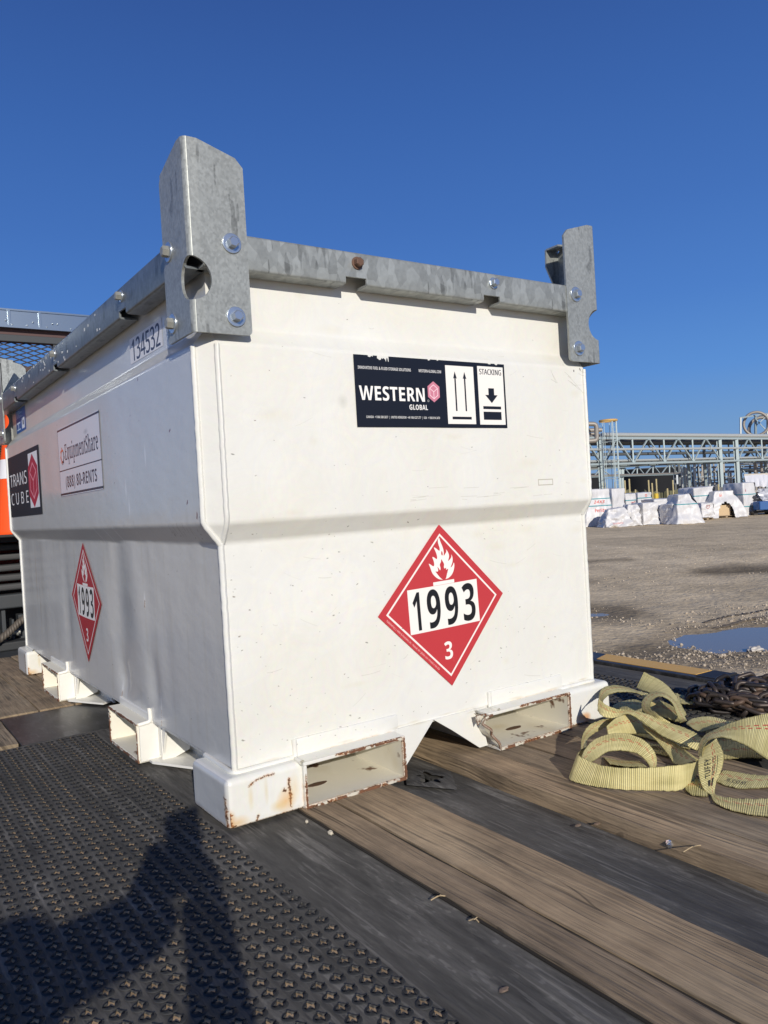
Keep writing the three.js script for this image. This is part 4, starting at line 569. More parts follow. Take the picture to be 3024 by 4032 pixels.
function diamond(pts, place, off) { const n = 10, pos = [], uv = [], idx = [], [T, R, B, Lf] = pts; for (let j = 0; j <= n; j++) for (let i = 0; i <= n; i++) { const a = i / n, b = j / n, p = [0, 1].map(k => T[k] * (1 - a) * (1 - b) + R[k] * a * (1 - b) + B[k] * a * b + Lf[k] * (1 - a) * b); pos.push(...place(p[0], p[1])); uv.push(.5 + (a - b) / 2, 1 - (a + b) / 2); } for (let j = 0; j < n; j++) for (let i = 0; i < n; i++) { const q = j * (n + 1) + i; idx.push(q, q + n + 1, q + 1, q + 1, q + n + 1, q + n + 2); } const g = new THREE.BufferGeometry(); g.setAttribute('position', new THREE.Float32BufferAttribute(pos, 3)); g.setAttribute('uv', new THREE.Float32BufferAttribute(uv, 2)); g.setIndex(idx); g.computeVertexNormals(); return g; }
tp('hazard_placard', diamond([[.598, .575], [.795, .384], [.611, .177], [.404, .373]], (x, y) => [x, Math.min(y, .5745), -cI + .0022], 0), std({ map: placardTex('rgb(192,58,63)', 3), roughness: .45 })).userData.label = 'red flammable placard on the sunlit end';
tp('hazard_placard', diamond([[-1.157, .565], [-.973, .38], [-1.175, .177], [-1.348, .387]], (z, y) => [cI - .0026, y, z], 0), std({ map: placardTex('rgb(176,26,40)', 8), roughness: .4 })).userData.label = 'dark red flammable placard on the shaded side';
function decal(name, face, a0, a1, y0, y1, off, tex, rough = .4) { const g = clean(new THREE.PlaneGeometry(a1 - a0, y1 - y0)); if (face === 'front') g.translate((a0 + a1) / 2, (y0 + y1) / 2, off); else { g.rotateY(-Math.PI / 2); g.translate(off, (y0 + y1) / 2, (a0 + a1) / 2); } return tp(name, g, std({ map: tex, roughness: rough })); }
function cube(x, cx, cy, r, sx, body, line, lw) { const hx = (k, R) => [cx + R * sx * Math.sin(k * Math.PI / 3), cy - R * Math.cos(k * Math.PI / 3)]; x.fillStyle = body; x.beginPath(); for (let k = 0; k < 6; k++) x.lineTo(...hx(k, r)); x.fill(); x.strokeStyle = line; x.lineWidth = lw; x.lineJoin = 'round'; x.beginPath(); for (let k = 0; k < 6; k++) x.lineTo(...hx(k, r * .66)); x.closePath(); x.stroke(); x.beginPath(); for (const k of [1, 3, 5]) { x.moveTo(cx, cy); x.lineTo(...hx(k, r * .66)); } x.stroke(); }
decal('maker_decal', 'front', .358, .8135, .8075, .970, .0022, canvasTex(1400, 500, (x, w, h) => {
  x.fillStyle = 'rgb(16,19,29)'; x.fillRect(0, 0, w, h); const q = mulberry(61);
  x.fillStyle = PC.base; for (const [a, b, d] of [[.085, .115, 12], [.14, .165, 30], [.165, .19, 20], [.19, .21, 34], [.46, .475, 10], [.52, .53, 8], [.88, .9, 8], [.93, .95, 9]]) { x.beginPath(); x.moveTo(a * w, 0); for (let k = 0; k <= 6; k++) x.lineTo((a + (b - a) * k / 6) * w, d * (.3 + .9 * q())); x.lineTo(b * w, 0); x.fill(); }
  x.fillStyle = '#f0ece4'; x.fillRect(w * .574, h * .07, w * .196, h * .875); x.fillRect(w * .799, h * .05, w * .189, h * .90);
  fit(x, 'INNOVATIVE FUEL & FLUID STORAGE SOLUTIONS', w * .022, h * .195, w * .325, h * .042, 'bold', '#dcdad6', 'left'); fit(x, 'WESTERN-GLOBAL.COM', w * .396, h * .195, w * .15, h * .042, 'bold', '#dcdad6', 'left');
  x.strokeStyle = '#f4f1ea'; x.lineWidth = 5; fit(x, 'WESTERN', w * .022, h * .625, w * .413, h * .20, 'bold', '#f6f3ec', 'left'); x.beginPath(); x.arc(w * .449, h * .61, 7, 0, 7); x.lineWidth = 2; x.stroke(); fit(x, 'GLOBAL', w * .322, h * .745, w * .122, h * .075, 'bold', '#efece6', 'left');
  cube(x, w * .488, h * .475, h * .155, .82, 'rgb(205,128,146)', 'rgb(246,214,220)', 5);
  fit(x, 'CANADA  +1 866 588 2637  |  UNITED KINGDOM  +44 1454 227 277  |  USA  +1 866 814 2470', w * .055, h * .875, w * .465, h * .034, 'bold', '#d8d6d0', 'left');
  x.fillStyle = '#15171f'; for (const px of [.638, .705]) { x.fillRect(w * px - 7, h * .24, 14, h * .51); x.beginPath(); x.moveTo(w * px, h * .155); x.lineTo(w * px + 18, h * .265); x.lineTo(w * px, h * .245); x.lineTo(w * px - 18, h * .265); x.fill(); } x.fillRect(w * .606, h * .835, w * .134, h * .04);
  fit(x, 'STACKING', w * .8945, h * .175, w * .165, h * .085, '', '#17181f'); fit(x, 'STACKING', w * .893, h * .175, w * .165, h * .085, '', '#17181f');
  x.fillStyle = '#15171f'; x.fillRect(w * .872, h * .385, w * .042, h * .12); x.beginPath(); x.moveTo(w * .847, h * .49); x.lineTo(w * .939, h * .49); x.lineTo(w * .893, h * .615); x.fill(); x.fillRect(w * .828, h * .665, w * .132, h * .045); x.fillRect(w * .828, h * .75, w * .132, h * .125);
}));
decal('brand_decal', 'side', -2.236, -1.585, .6685, .9225, -.0016, canvasTex(768, 300, (x, w, h) => {
  x.fillStyle = '#0c0d11'; x.fillRect(0, 0, w, h); x.fillStyle = '#e8e6e6'; x.fillRect(w * .68, h * .07, w * .27, h * .82);
  fit(x, 'TRANS', w * .04, h * .50, w * .58, h * .20, '', '#f0eeea', 'left'); fit(x, 'C U B E', w * .04, h * .80, w * .60, h * .19, '', '#f0eeea', 'left');
  cube(x, w * .80, h * .49, h * .40, 1.02, 'rgb(178,28,52)', 'rgb(236,150,160)', 8);
  x.fillStyle = '#d8d8d8'; x.fillRect(w * .10, h * .36, 8, 16); x.fillRect(w * .2, h * .6, 7, 12);
}), .55);
decal('rental_decal', 'side', -1.272, -.752, .719, .9395, -.0016, canvasTex(1024, 434, (x, w, h) => {
  x.fillStyle = '#e4e3e6'; x.fillRect(0, 0, w, h); x.fillStyle = '#15151c'; x.fillRect(0, 6, w, 12); x.fillRect(0, h - 18, w, 13); x.fillRect(4, 0, 6, h); x.fillRect(w - 10, 0, 6, h); x.fillRect(0, h * .62, w, 7);
  x.save(); x.font = 'bold 100px serif'; const s = 'EquipmentShare', m = x.measureText(s); x.translate(w * .17, h * .485); x.scale(w * .78 / m.width, h * .23 / 72); x.fillStyle = '#17171d'; x.fillText(s, 0, 0); x.restore();
  x.lineWidth = 15; x.strokeStyle = '#e0642a'; x.beginPath(); x.arc(w * .105, h * .415, 38, Math.PI * .6, Math.PI * 1.7); x.stroke(); x.strokeStyle = '#1a1a20'; x.beginPath(); x.arc(w * .105, h * .415, 38, -Math.PI * .3, Math.PI * .6); x.stroke();
  x.fillStyle = '#e0642a'; for (const a of [2.2, 3.0, 3.8, 4.6]) { x.save(); x.translate(w * .105 + 48 * Math.cos(a), h * .415 + 48 * Math.sin(a)); x.rotate(a); x.fillRect(-8, -9, 16, 18); x.restore(); } x.fillStyle = '#1a1a20'; for (const a of [0.2, 1.0, 1.6]) { x.save(); x.translate(w * .105 + 48 * Math.cos(a), h * .415 + 48 * Math.sin(a)); x.rotate(a); x.fillRect(-8, -9, 16, 18); x.restore(); }
  fit(x, '(888) 80-RENTS', w * .52, h * .885, w * .74, h * .165, 'bold', '#17171d');
  softBlob(x, w * .7, h * .2, 60, 20, '120,118,120', .35); speck(x, w * .27, h * .56, 9, 9, '#f4f4f4', 12);
}), .22);
decal('number_decal', 'side', -.548, -.300, 1.028, 1.092, cI - .0008, canvasTex(620, 160, (x, w, h) => { x.fillStyle = '#e7e6e8'; x.fillRect(0, 0, w, h); for (const o of [-3, 0, 3]) fit(x, '134532', w * .5 + o, h * .93, w * .90, h * .84, '', '#1c2145'); }));
decal('instruction_decal', 'side', -2.178, -1.97, 1.022, 1.119, cI - .0008, canvasTex(420, 200, (x, w, h) => { x.fillStyle = '#1f5aa0'; x.fillRect(0, 0, w, h); x.fillStyle = 'rgba(230,238,246,.75)'; for (let i = 0; i < 6; i++) x.fillRect(16, 14 + i * 11, 150 + 60 * ((i * 7) % 3), 4); x.fillStyle = '#e6ecf2'; x.fillRect(250, 90, 120, 90); x.fillStyle = '#2a4a70'; x.fillRect(285, 110, 50, 40); x.fillStyle = '#cfe0f0'; x.fillRect(30, 110, 150, 14); x.fillRect(90, 110, 24, 66); x.fillRect(30, 168, 160, 10); }));
// ------------------------------------------------------------------ tie-down straps, chain and litter on the deck
const STRAP_A = [
  [[[0.819,0.031,0.201],[0.763,0.042,0.235],[0.713,0.052,0.274],[0.711,0.047,0.308],[0.711,0.046,0.345],[0.730,0.048,0.388],[0.764,0.051,0.430],[0.806,0.054,0.464],[0.847,0.048,0.462],[0.895,0.037,0.446]],
   [[0.816,0.012,0.198],[0.742,0.003,0.232],[0.687,0.003,0.268],[0.684,0.003,0.302],[0.697,0.003,0.342],[0.724,0.003,0.390],[0.762,0.003,0.428],[0.796,0.003,0.463],[0.853,0.003,0.454],[0.910,0.003,0.432]]],
  [[[0.717,0.044,0.276],[0.748,0.054,0.261],[0.787,0.062,0.251],[0.828,0.068,0.255],[0.864,0.067,0.268],[0.890,0.059,0.285],[0.904,0.045,0.307],[0.901,0.029,0.330],[0.888,0.014,0.345],[0.870,0.008,0.356]],
   [[0.707,0.043,0.306],[0.731,0.040,0.298],[0.757,0.041,0.292],[0.783,0.046,0.291],[0.811,0.046,0.298],[0.835,0.041,0.308],[0.852,0.035,0.320],[0.857,0.025,0.336],[0.856,0.016,0.347],[0.846,0.014,0.358]]],
  [[[0.756,0.047,0.242],[0.803,0.051,0.202],[0.849,0.057,0.172],[0.901,0.058,0.148],[0.947,0.058,0.143],[0.982,0.054,0.143]],
   [[0.767,0.052,0.250],[0.830,0.045,0.196],[0.890,0.040,0.164],[0.944,0.042,0.153],[0.979,0.044,0.140],[1.003,0.042,0.133]]],
  [[[0.900,0.061,0.195],[0.943,0.071,0.188],[0.992,0.066,0.173],[1.047,0.055,0.162],[1.073,0.033,0.168],[1.074,0.022,0.181]],
   [[0.895,0.043,0.204],[0.944,0.035,0.201],[0.982,0.027,0.203],[1.015,0.021,0.201],[1.037,0.017,0.204],[1.048,0.013,0.212]]],
  [[[1.001,0.070,0.083],[1.052,0.079,0.045],[1.097,0.085,0.015],[1.149,0.085,0.002],[1.196,0.076,0.010],[1.222,0.063,0.040],[1.221,0.060,0.076],[1.205,0.043,0.113]],
   [[0.981,0.080,0.118],[1.022,0.084,0.085],[1.077,0.085,0.062],[1.119,0.081,0.054],[1.159,0.075,0.058],[1.181,0.069,0.072],[1.187,0.059,0.089],[1.165,0.045,0.122]]],
  [[[1.224,0.004,-0.055],[1.268,0.006,-0.062],[1.294,0.010,-0.044],[1.296,0.013,-0.007]],
   [[1.144,0.018,0.011],[1.163,0.017,0.024],[1.188,0.015,0.041],[1.196,0.015,0.070]]],
  [[[0.998,0.092,0.093],[0.987,0.085,0.122],[0.997,0.076,0.153],[1.017,0.075,0.179],[1.028,0.070,0.210],[1.033,0.061,0.250],[1.038,0.054,0.302],[1.032,0.049,0.346],[1.028,0.041,0.368]],
   [[0.977,0.068,0.103],[0.964,0.061,0.130],[0.977,0.058,0.157],[0.992,0.072,0.186],[0.992,0.064,0.222],[0.982,0.053,0.264],[0.971,0.044,0.305],[0.967,0.041,0.338],[0.982,0.026,0.385]]],
  [[[1.020,0.046,0.205],[1.006,0.034,0.268],[0.992,0.027,0.318],[0.973,0.021,0.367],[0.950,0.019,0.411]],
   [[0.992,0.043,0.234],[0.966,0.031,0.289],[0.936,0.018,0.341],[0.914,0.009,0.374],[0.911,0.019,0.409]]],
  [[[1.354,0.083,-0.039],[1.347,0.066,0.028],[1.305,0.050,0.097],[1.266,0.037,0.143],[1.227,0.024,0.188]],
   [[1.317,0.041,-0.041],[1.280,0.047,0.031],[1.257,0.055,0.088],[1.215,0.045,0.157],[1.180,0.022,0.205]]],
  [[[1.140,0.037,0.251],[1.198,0.041,0.193],[1.228,0.055,0.153],[1.227,0.069,0.128],[1.195,0.078,0.119],[1.137,0.077,0.128],[1.088,0.066,0.154],[1.056,0.059,0.193],[1.035,0.052,0.239],[1.028,0.040,0.271]],
   [[1.142,0.027,0.228],[1.160,0.047,0.204],[1.180,0.060,0.181],[1.177,0.072,0.167],[1.153,0.082,0.162],[1.112,0.081,0.170],[1.072,0.076,0.192],[1.045,0.073,0.222],[1.033,0.071,0.250],[1.037,0.059,0.277]]],
  [[[1.228,0.012,0.068],[1.321,0.015,0.035],[1.320,0.010,0.071],[1.295,0.003,0.114]],
   [[1.153,0.029,0.138],[1.190,0.015,0.139],[1.196,0.010,0.168],[1.197,0.009,0.192]]],
  [[[0.852,0.003,0.223],[0.861,0.003,0.266],[0.889,0.003,0.297]],
   [[0.801,0.014,0.285],[0.815,0.014,0.319],[0.844,0.013,0.351]]],
  [[[1.002,0.003,0.241],[1.021,0.003,0.254],[1.010,0.003,0.283]],
   [[0.968,0.003,0.278],[0.975,0.003,0.295],[0.990,0.003,0.293]]],
  [[[1.522,0.003,0.003],[1.560,0.007,0.005],[1.577,0.010,0.016],[1.579,0.006,0.042]],
   [[1.490,0.003,0.042],[1.507,0.003,0.053],[1.495,0.003,0.081],[1.521,0.004,0.075]]],
  [[[1.410,0.020,0.023],[1.411,0.015,0.060],[1.419,0.008,0.114]],
   [[1.331,0.015,0.090],[1.344,0.015,0.111],[1.373,0.015,0.143]]],
];
const STRAP_B = [
  [[[1.120,0.036,0.261],[1.159,0.037,0.251],[1.202,0.035,0.257],[1.234,0.029,0.278],[1.218,0.027,0.328],[1.207,0.019,0.356]],
   [[1.081,0.041,0.307],[1.085,0.035,0.322],[1.118,0.030,0.320],[1.152,0.028,0.319],[1.171,0.029,0.332],[1.162,0.023,0.363]]],
  [[[0.914,0.041,0.435],[0.953,0.055,0.413],[0.989,0.062,0.402],[1.041,0.067,0.400],[1.099,0.071,0.404],[1.164,0.072,0.412],[1.226,0.074,0.430],[1.286,0.067,0.447]],
   [[0.894,0.050,0.457],[0.916,0.065,0.448],[0.935,0.075,0.449],[0.968,0.076,0.460],[0.999,0.064,0.469],[1.023,0.049,0.485],[1.037,0.031,0.507],[1.060,0.005,0.535]]],
  [[[0.948,0.077,0.459],[0.914,0.058,0.496],[0.892,0.037,0.505],[0.863,0.015,0.509],[0.841,0.003,0.519],[0.827,0.003,0.533],[0.828,0.003,0.546],[0.841,0.003,0.567],[0.861,0.003,0.592],[0.896,0.003,0.617]],
   [[0.921,0.056,0.440],[0.878,0.041,0.459],[0.852,0.023,0.477],[0.832,0.006,0.500],[0.824,0.003,0.519],[0.795,0.003,0.548],[0.785,0.003,0.571],[0.783,0.003,0.600],[0.789,0.003,0.628],[0.807,0.003,0.665]]],
  [[[0.967,0.003,0.459],[0.977,0.003,0.491],[0.985,0.003,0.520],[1.013,0.003,0.551]],
   [[0.898,0.003,0.485],[0.890,0.003,0.515],[0.899,0.003,0.546],[0.949,0.003,0.580]]],
  [[[1.102,0.003,0.370],[1.146,0.003,0.376],[1.162,0.003,0.411],[1.187,0.003,0.452]],
   [[1.031,0.003,0.418],[1.058,0.003,0.437],[1.083,0.003,0.454],[1.109,0.003,0.496]]],
  [[[0.835,0.003,0.453],[0.880,0.003,0.448],[0.881,0.003,0.473]],
   [[0.810,0.003,0.473],[0.796,0.003,0.500],[0.812,0.003,0.523]]],
  [[[1.229,0.003,0.311],[1.238,0.003,0.341],[1.241,0.003,0.368]],
   [[1.149,0.003,0.354],[1.161,0.003,0.374],[1.163,0.003,0.387]]],
];
STRAP_A.push([[[0.980,0.003,0.153],[1.014,0.003,0.201],[1.009,0.003,0.282],[1.013,0.003,0.345]], [[0.924,0.003,0.199],[0.956,0.003,0.245],[0.961,0.003,0.309],[0.964,0.003,0.372]]],
  [[[1.270,0.007,-0.024],[1.304,0.003,0.023],[1.299,0.007,0.117]], [[1.187,0.004,0.040],[1.219,0.003,0.087],[1.211,0.003,0.178]]],
  [[[1.109,0.006,0.084],[1.106,0.006,0.155],[1.106,0.003,0.227],[1.113,0.003,0.280]], [[1.041,0.004,0.147],[1.039,0.004,0.206],[1.040,0.003,0.267],[1.039,0.003,0.327]]]);
STRAP_B.push([[[1.127,0.003,0.302],[1.206,0.003,0.332],[1.269,0.003,0.399]], [[1.055,0.003,0.350],[1.122,0.003,0.384],[1.182,0.003,0.449]]],
  [[[1.223,0.003,0.247],[1.288,0.003,0.255],[1.338,0.003,0.289],[1.367,0.003,0.345]], [[1.160,0.003,0.288],[1.215,0.003,0.301],[1.253,0.003,0.340],[1.289,0.003,0.389]]]);
const strapTex = canvasTex(2048, 128, (x, w, h) => {          // 1.6 m of webbing
  x.fillStyle = 'rgb(220,206,146)'; x.fillRect(0, 0, w, h); const q = mulberry(19);
  for (let i = 0; i < w; i += 5.2) { x.fillStyle = `rgba(${q() < .5 ? '150,142,74' : '222,216,150'},${.18 + .2 * q()})`; x.fillRect(i, 0, 2.2, h); }
  for (let i = 0; i < 60; i++) softBlob(x, q() * w, q() * h, 30 + 120 * q(), 10 + 40 * q(), q() < .6 ? '128,122,70' : '224,218,160', .22);
  x.fillStyle = 'rgba(96,90,52,.35)'; x.fillRect(0, 0, w, 3); x.fillRect(0, h - 3, w, 3);
  x.fillStyle = 'rgba(196,70,52,.85)'; for (let i = 0; i < 1424; i += 26) { x.fillRect(i, 40, 15, 4); x.fillRect(i + 8, 51, 15, 4); }
  const ink = 'rgba(30,30,28,.85)'; x.save(); x.translate(152, 100); x.rotate(Math.PI); fit(x, 'TUFFY', 34, 36, 62, 34, 'bold', ink, 'left'); fit(x, 'PRODUCTS', 36, 60, 62, 17, 'bold', ink, 'left'); x.fillStyle = ink; x.fillRect(36, 68, 60, 3); x.fillRect(6, 20, 20, 22); x.fillRect(2, 48, 26, 16); x.clearRect; x.restore();
  fit(x, 'B.COM', 1312, 92, 52, 18, 'bold', ink, 'left'); x.fillStyle = ink; x.fillRect(1308, 68, 58, 2.5); x.fillRect(1308, 96, 58, 2.5);
});
const strapBump = dataTex(1024, 64, (u, v, o) => { o[0] = o[1] = o[2] = .5 + .5 * Math.sin(u * 400 * 2 * Math.PI) * .8 + .1 * (vn(u * 400, v * 20, 400, 20, 800) - .5); }, false);
strapTex.wrapS = THREE.RepeatWrapping;
const strapMat = std({ map: strapTex, bumpMap: strapBump, bumpScale: .004, roughness: .85 });
function ribbon(A, B, u0) {
  const ca = new THREE.CatmullRomCurve3(A.map(p => V(...p)), false, 'centripetal'), cb = new THREE.CatmullRomCurve3(B.map(p => V(...p)), false, 'centripetal'), N = Math.max(18, A.length * 8), M = 4, pos = [], uv = [], idx = [];
  let L = 0, prev = null; const mid = [];
  for (let i = 0; i <= N; i++) { const a = ca.getPoint(i / N), b = cb.getPoint(i / N), c = a.clone().lerp(b, .5); if (prev) L += c.distanceTo(prev); prev = c; mid.push([a, b, L]); }
  const T = .0022;
  for (const side of [1, -1]) for (let i = 0; i <= N; i++) { const [a, b, l] = mid[i], [a1, b1] = mid[Math.min(N, i + 1)], [a0, b0] = mid[Math.max(0, i - 1)], tg = a1.clone().add(b1).sub(a0).sub(b0), n = new THREE.Vector3().crossVectors(tg, b.clone().sub(a)).normalize().multiplyScalar(side * T / 2); for (let k = 0; k <= M; k++) { const p = a.clone().lerp(b, k / M).add(n); const fz = (k === 0 || k === M) ? .0022 * (vn(l * 260, k + u0 * 9, 4096, 64, 810) - .5) : 0; pos.push(p.x, Math.max(-.012, p.y + fz), p.z); uv.push((l + u0) / 1.6, 1 - k / M); } }
  const n = M + 1, S = (N + 1) * n; for (let s = 0; s < 2; s++) for (let i = 0; i < N; i++) for (let k = 0; k < M; k++) { const q = s * S + i * n + k; if (s) idx.push(q, q + 1, q + n, q + 1, q + n + 1, q + n); else idx.push(q, q + n, q + 1, q + 1, q + n, q + n + 1); }
  for (let i = 0; i < N; i++) for (const k of [0, M]) { const a = i * n + k, b = a + n; if (k) idx.push(a, b, a + S, b, b + S, a + S); else idx.push(a, a + S, b, b, a + S, b + S); }
  const g = new THREE.BufferGeometry(); g.setAttribute('position', new THREE.Float32BufferAttribute(pos, 3)); g.setAttribute('uv', new THREE.Float32BufferAttribute(uv, 2)); g.setIndex(idx); g.computeVertexNormals(); return g;
}
for (const [list, label, base] of [[STRAP_A, 'yellow webbing strap coiled in loops beside the tank foot', [.85, 0, .25]], [STRAP_B, 'yellow webbing strap with black print at the right end of the pile', [1.15, 0, .6]]]) {
  const g = merge(list.map(([a, b], i) => ribbon(a, b, (list === STRAP_B && i === 2) ? -.005 : (list === STRAP_B && i === 3) ? 1.005 : (list === STRAP_A && i === 13) ? .03 : (list === STRAP_A && (i === 0 || i === 8)) ? 1.125 : .32 + (i % 4) * .06))); g.translate(-base[0], 0, -base[2]);
  single('tie_down_strap', label, 'strap', g, strapMat, base);
}
{ // heap of heavy chain
  const root = thing('chain', 'heap of heavy rusty dark chain behind the yellow straps', 'chain', [1.515, 0, .245]), r = .0066, hl = .0135, hw = .0150, pts = [];
  for (let i = 0; i < 24; i++) { const a = i / 24 * 6.2832, cx = Math.cos(a) >= 0 ? hl : -hl; pts.push(V(cx + hw * Math.cos(a), hw * Math.sin(a), 0)); }
  const lg = [0, 1].map(() => tube(pts, r, 40, 8, true)), mats = [std({ color: col(.075, .058, .05), metalness: .5, roughness: .46 }), std({ color: col(.05, .043, .04), metalness: .6, roughness: .40 }), std({ color: col(.11, .07, .048), metalness: .3, roughness: .6 })];
  const q = mulberry(41), put = (p, d, roll) => { const m = shadow(new THREE.Mesh(lg[0], mats[Math.floor(q() * 2.4)])); m.name = 'link'; d.normalize(); const up = Math.abs(d.y) > .9 ? V(1, 0, 0) : V(0, 1, 0), y = new THREE.Vector3().crossVectors(d, up).normalize(), z = new THREE.Vector3().crossVectors(d, y), mm = new THREE.Matrix4().makeBasis(d, y, z).multiply(new THREE.Matrix4().makeRotationX(roll)); m.quaternion.setFromRotationMatrix(mm); m.position.copy(p).sub(root.position); root.add(m); };
  const c = V(1.515, 0, .245), path = [];
  for (let t = 0; t < 190; t++) { const lay = t / 190, a = t * .42 + Math.sin(t * .37) * .8, R = (.17 - .09 * lay) * (.45 + .55 * Math.abs(Math.sin(t * .231 + 1))); path.push(V(c.x + RT.x * R * 1.35 * Math.cos(a) + FW.x * R * .8 * Math.sin(a), .010 + .046 * lay * (1 - .3 * Math.abs(Math.sin(t * .5))) + .012 * q(), c.z + RT.z * R * 1.35 * Math.cos(a) + FW.z * R * .8 * Math.sin(a))); }
  const cv = new THREE.CatmullRomCurve3(path), len = cv.getLength(), step = .0385, n = Math.min(290, Math.floor(len / step)); cv.arcLengthDivisions = 2000;
  for (let i = 0; i < n; i++) { const u = (i + .5) * step / len, p = cv.getPointAt(u), d = cv.getTangentAt(u); d.y += .8 * (q() - .5); d.x += .5 * (q() - .5); p.y += .008 * q(); put(p, d, (i % 2 ? Math.PI / 2 : 0) + 1.2 * (q() - .5)); }
}
{ // small litter
  const p = onDeckC(1302, 3279, -.004); const chip = (l, pos, s, m, label) => { const g = clean(new THREE.IcosahedronGeometry(1, 1)), a = g.attributes.position; for (let i = 0; i < a.count; i++) { const k = .7 + .6 * hash(Math.round(a.getX(i) * 90), Math.round(a.getY(i) * 90 + a.getZ(i) * 31), 5); a.setXYZ(i, a.getX(i) * s[0] * k, a.getY(i) * s[1] * k, a.getZ(i) * s[2] * k); } g.computeVertexNormals(); return single(l, label, l.replace('_', ' '), g, m, [pos.x, pos.y, pos.z]); };
  const pale = std({ color: col(.62, .55, .42), roughness: .9 });
  chip('wood_chip', p, [.0045, .004, .008], pale, 'pale wood chip in the gap just right of the near tank foot');
  chip('wood_chip', onDeckC(1208, 3235, -.004), [.003, .003, .004], pale, 'tiny pale wood chip wedged right under the near fork pocket');
  chip('crumpled_foil', onDeckC(2648, 3316, -.012), [.013, .010, .009], std({ color: col(.75, .77, .8), metalness: .9, roughness: .25 }), 'crumpled silver foil in the gap beside the black strip');
  const tw = (u, v, y, a, l, lab) => { const b = onDeckC(u, v, y); single('twig', lab, 'twig', merge([tube([V(-l * Math.cos(a), 0, -l * Math.sin(a)), V(.002, .005, .001), V(l * Math.cos(a), .003, l * Math.sin(a))], .0011, 10, 5), tube([V(0, .004, 0), V(l * .5 * Math.sin(a), .008, l * .4)], .0009, 6, 5)]), std({ color: col(.45, .34, .2), roughness: .9 }), [b.x, b.y, b.z]); };
  tw(1725, 3540, -.002, .4, .012, 'pale broken twig at the edge of the bare planks'); tw(1866, 3632, -.003, 1.3, .009, 'short upright splinter further along the plank edge'); tw(2725, 3345, -.003, .2, .02, 'small twig in the strip gap next to the foil');
  // leaf scraps on the rubber strip
  for (const [u, v, lab] of [[2277, 3250, 'brown leaf scrap on the black strip, nearer the tank'], [2352, 3243, 'tan leaf scrap on the black strip, nearer the straps'], [1985, 3897, 'pale dirt flake on the smooth mat edge at the bottom']]) chip('leaf_scrap', onDeckC(u, v, v > 3600 ? -.006 : -.0255), [.007, .0012, .0045], std({ color: col(.20, .14, .10), roughness: .9 }), lab);
}
// ------------------------------------------------------------------ wrapped pallets at the edge of the yard
const filmTex = (text) => canvasTex(256, 256, (x, w, h) => {
  const q = mulberry(text ? text.length * 7 + 3 : 2); x.fillStyle = 'rgb(208,206,205)'; x.fillRect(0, 0, w, h);
  for (let i = 0; i < 40; i++) softBlob(x, q() * w, q() * h, 6 + 26 * q(), 20 + 60 * q(), q() < .45 ? '196,196,202' : '242,242,244', .22);
  if (text) for (const [s, px, py, wd, ht, c] of text) {
    if (s === 'heart') { x.strokeStyle = c; x.lineWidth = 9; x.beginPath(); x.moveTo(px * w, (py + ht / 2) * h); x.bezierCurveTo((px - wd) * w, py * h, (px - wd / 2) * w, (py - ht) * h, px * w, (py - ht * .2) * h); x.bezierCurveTo((px + wd / 2) * w, (py - ht) * h, (px + wd) * w, py * h, px * w, (py + ht / 2) * h); x.stroke(); }
    else if (s === 'line') { x.strokeStyle = c; x.lineWidth = 8; x.beginPath(); for (let i = 0; i < 9; i++) x.lineTo((px - wd / 2 + wd * i / 8) * w, (py + ht * (q() - .5)) * h); x.stroke(); }
    else { x.save(); x.font = 'italic bold 60px sans-serif'; const m = x.measureText(s); x.translate((px - wd / 2) * w, (py + ht / 2) * h); x.scale(wd * w / m.width, ht * h / 46); x.strokeStyle = x.fillStyle = c; x.lineWidth = 3; x.fillText(s, 0, 0); x.restore(); }
  }
});
const RED = 'rgba(190,44,28,.95)', tealM = std({ color: col(.05, .30, .34), roughness: .5 }), palletM = std({ map: woodTex[0], roughness: .9 }), filmPlain = filmTex(null);
